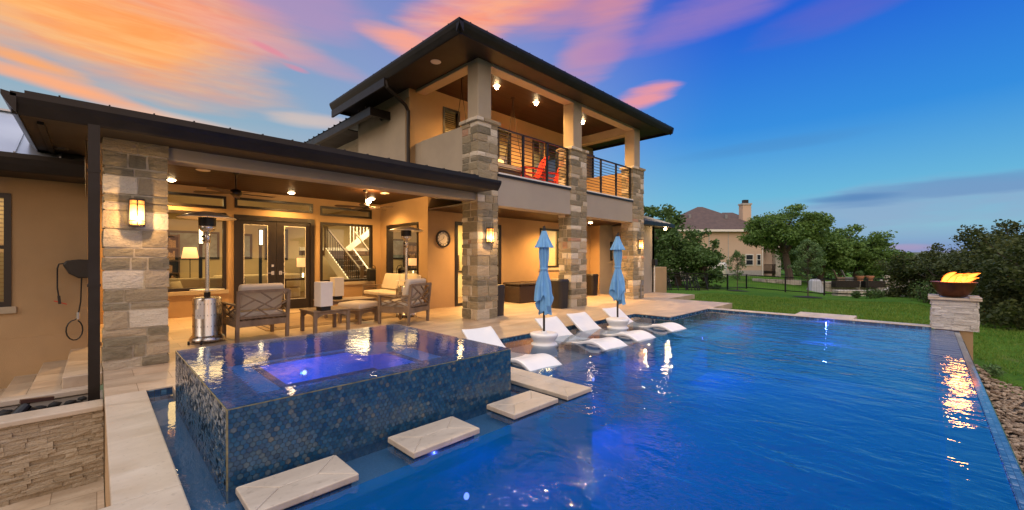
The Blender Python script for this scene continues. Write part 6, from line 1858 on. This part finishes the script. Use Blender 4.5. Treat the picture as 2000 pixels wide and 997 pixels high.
# neighbour's limestone terraces --------------------------------------------
def terrace(pxs, t_, z0, h, label, seed, thick=0.7, dz=0):
    random.seed(seed); m = MB(); P = [far(px, tt) for px, tt in zip(pxs, t_)]
    for a, b in zip(P[:-1], P[1:]):
        L_ = (b-a).length; d = (b-a).normalized(); n_ = Vector((-d.y,d.x,0)); s = 0
        while s < L_:
            l = random.uniform(0.6,1.6); e = min(L_, s+l); z = 0
            while z < h-0.02:
                hh_ = min(random.uniform(0.16,0.30), h-z)
                p, q = a+d*(s+0.015), a+d*(e-0.015); o_ = random.uniform(-.05,.05)
                i = len(m.v)
                for zz_ in (z0+z+0.012, z0+z+hh_-0.012):
                    for v in (p-n_*(thick/2+o_), q-n_*(thick/2+o_), q+n_*thick/2, p+n_*thick/2): m.v.append((v.x,v.y,zz_+random.uniform(-.02,.02)))
                m.f += [tuple(i+k for k in qd) for qd in ((0,3,2,1),(4,5,6,7),(0,1,5,4),(1,2,6,5),(2,3,7,6),(3,0,4,7))]
                z += hh_
            s = e
    o_ = m.build('limestone_wall', M['limestone'], bevel=0.03); tag(o_, label, 'stone wall', 'limestone garden walls of the neighbour'); return o_
terrace((1265,1300,1345),(42,43,45),-1.3,1.9,'pale limestone wall behind the dark oak at the lawn corner',1)
terrace((1474,1500,1530,1565),(48,46,45,44),-1.4,0.55,'low limestone edging below the neighbour house',2)
terrace((1590,1630,1700,1726,1728),(41,41,40.5,41,45),-2.0,1.15,'upper curved limestone terrace wall holding dark planters',3)
terrace((1630,1665,1700,1734,1742),(36,36,35.5,36,39),-2.2,0.90,'lower limestone terrace ledge nearer the fence',4)
terrace((1728,1760,1800,1850),(43,42,40,39),-2.2,1.9,'long pale limestone retaining wall left of the cedars',5)
for px, t_, w_, lb in ((1649, 40.3, 2.3, 'long dark planter trough set in the upper stone terrace'), (1703, 40.0, 1.9, 'shorter dark planter trough right of the long one on the terrace')):
    b = far(px, t_); t = empty('planter_trough', (b.x,b.y,-1.35), R(-45), lb, 'planter trough', 'dark planter troughs')
    m = MB(); m.box(-w_/2,w_/2,-0.42,-0.38,0,0.62); m.box(-w_/2,w_/2,0.1,0.14,0,0.62); m.box(-w_/2,-w_/2+0.04,-0.38,0.1,0,0.62); m.box(w_/2-0.04,w_/2,-0.38,0.1,0,0.62); m.box(-w_/2,w_/2,-0.38,0.1,0,0.05)
    m.build('box', M['black_metal'], t)
    m = MB(); m.box(-w_/2+0.04,w_/2-0.04,-0.38,0.1,0.05,0.55); m.build('soil', M['mulch'], t)
b = far(1592, 38.5); t = empty('covered_grill', (b.x,b.y,b.z-0.1), R(-45), 'pale grey covered grill behind the fuller young tree', 'grill')
m = MB(); i = 0; P0 = [(-0.62,-0.35),(0.70,-0.35),(0.70,0.35),(-0.62,0.35)]; P1 = [(-0.42,-0.28),(0.38,-0.28),(0.38,0.28),(-0.42,0.28)]
m.v = [(x,y,0) for x,y in P0]+[(x,y,1.05) for x,y in P1]+[(x*0.6,y*0.6,1.3) for x,y in P1]
m.f = [(0,1,5,4),(1,2,6,5),(2,3,7,6),(3,0,4,7),(4,5,9,8),(5,6,10,9),(6,7,11,10),(7,4,8,11),(8,9,10,11)]
m.build('cover', pbr('grey_tarp',(0.40,0.41,0.46),0.7,var=0.1,bump=0.5,bs=6), t, bevel=0.06, seg=2)
b = far(1404, 55); t = empty('water_tank', (b.x,b.y,b.z), 0, 'white cylindrical tank at the foot of the neighbour house', 'tank')
m = MB(); m.lathe([(0.001,0),(0.95,0),(0.95,1.7),(0.8,1.95),(0.001,2.05)],seg=24); m.build('body', M['white_trim'], t, smooth=True, bevel=0.05)
m = MB(); m.lathe([(0.001,2.03),(0.22,2.03),(0.22,2.18),(0.001,2.2)],seg=12); m.build('lid', M['grey_plastic'], t)
for px, lb, mt in ((1641,'brown slatted garden chair under the broad oak','teak'),(1657,'grey slatted garden chair under the broad oak','grey_plastic')):
    b = far(px, 44); t = empty('garden_chair', (b.x,b.y,-0.95), R(20), lb, 'garden chair', 'garden chairs under the oaks')
    m = MB(); m.box(-0.35,0.35,-0.35,0.35,0.35,0.42); m.build('seat', M[mt], t)
    m = MB(); m.bar((0,0.32,0.4),(0,0.6,1.15),0.66,0.05,up=(0,1,0.3)); m.build('backrest', M[mt], t)
    for sx in (-1,1):
        m = MB(); m.box(sx*0.33-0.03,sx*0.33+0.03,-0.33,0.33,-0.2,0.35); m.build('leg', M[mt], t)
for px, lb in ((1680,'terracotta pot with a dark shrub on the stone terrace'),(1699,'second plain terracotta pot right of the planted one')):
    b = far(px, 42.5); t = empty('terracotta_pot', (b.x,b.y,-0.95), 0, lb, 'plant pot', 'terracotta pots')
    m = MB(); m.lathe([(0.001,0),(0.2,0),(0.32,0.5),(0.36,0.52),(0.36,0.6),(0.30,0.6),(0.001,0.55)],seg=16); m.build('pot', M['terracotta'], t)
    if px == 1680:
        m = MB(); random.seed(8); leafcloud(m,(0,0,0.9),0.4,160,0.08); m.build('foliage', M['oak_dark'], t)
# small shrubs at the fence and the gravel
for px, t_, r_, lb in ((1672,24.5,0.25,'small dark shrub at the foot of the fence'),(1700,24,0.36,'second dark shrub at the foot of the fence, taller'),(1716,25,0.30,'grassy dark tuft right of the fence shrubs'),(1806,21,0.7,'ragged shrub beside the white fire pillar')):
    b = far(px, t_); t = empty('small_shrub', tuple(b), 0, lb, 'shrub', 'small shrubs by the fence'); random.seed(px)
    m = MB(); leafcloud(m,(0,0,r_*0.8),r_,420,0.05,1.0); m.build('foliage', M['oak_dark'], t)
    m = MB()
    for k in range(5): m.tube([(0,0,-0.05),(random.uniform(-1,1)*r_*0.6,random.uniform(-1,1)*r_*0.6,r_)],[0.012,0.004],4)
    m.build('stem', M['bark'], t)
t = empty('small_shrub', (11.75, -0.86, bedz(11.75,-0.86)), 0, 'little green shrub at the edge of the river gravel', 'shrub', 'small shrubs by the fence'); random.seed(77)
m = MB(); leafcloud(m,(0,0,0.09),0.16,420,0.022,0.8); m.build('foliage', M['sap'], t)
m = MB(); m.tube([(0,0,-0.02),(0,0,0.12)],0.006,4); m.build('stem', M['bark'], t)
# loose limestone rocks past the fence
random.seed(5)
for k, (px, t_, s_, lb) in enumerate(((1745,32,0.55,'larger loose limestone boulder beyond the fence'),(1762,31,0.35,'middle loose limestone boulder beyond the fence'),(1775,30.5,0.3,'smallest loose limestone boulder beyond the fence'))):
    b = far(px, t_); bm = bmesh.new(); bmesh.ops.create_icosphere(bm, subdivisions=2, radius=s_)
    for v in bm.verts: v.co *= random.uniform(0.8,1.15); v.co.z *= 0.5
    me = bpy.data.meshes.new('boulder'); bm.to_mesh(me); bm.free(); me.materials.append(M['limestone'])
    o = bpy.data.objects.new('boulder', me); COL.objects.link(o); o.location = b; tag(o, lb, 'boulder', 'loose boulders')

# grass blades on the nearer lawn
random.seed(19); m = MB()
for k in range(60000):
    x = 11.3 + 15*random.random()**1.5; y = random.uniform(-7, 9)
    if x < 12.2 and y > -0.5: continue
    if y > 4.2 and x < 13.95: continue
    if y < -0.4 and x < 11.95+(y+0.6)*0.75: continue
    if 11.8 < x < 12.85 and (1.15 < y < 2.33 or y < 0.0): continue
    if y > 6.2 and x < 17.7: continue
    if mnoise.noise((x*0.9, y*0.9, 0)) < -0.25 and random.random() < 0.6: continue
    z = bedz(x, y); h = random.uniform(0.03, 0.075); a = random.uniform(0, 3.14); w_ = random.uniform(0.006, 0.013)*(1+0.05*(x-12)); dx, dy = math.cos(a)*w_, math.sin(a)*w_
    lx, ly = random.uniform(-.03,.03), random.uniform(-.03,.03)
    m.tri((x-dx,y-dy,z-0.01),(x+dx,y+dy,z-0.01),(x+lx,y+ly,z+h))
me = bpy.data.meshes.new('grass_blades'); me.from_pydata(m.v, [], m.f); me.materials.append(mk_leaf('grass_blade', (0.05,0.14,0.012), (0.09,0.21,0.02), (0.19,0.27,0.05)))
o = bpy.data.objects.new('grass_blades', me); COL.objects.link(o); tag(o, 'short green grass blades of the lawn beside the pool', 'grass', kind='stuff')
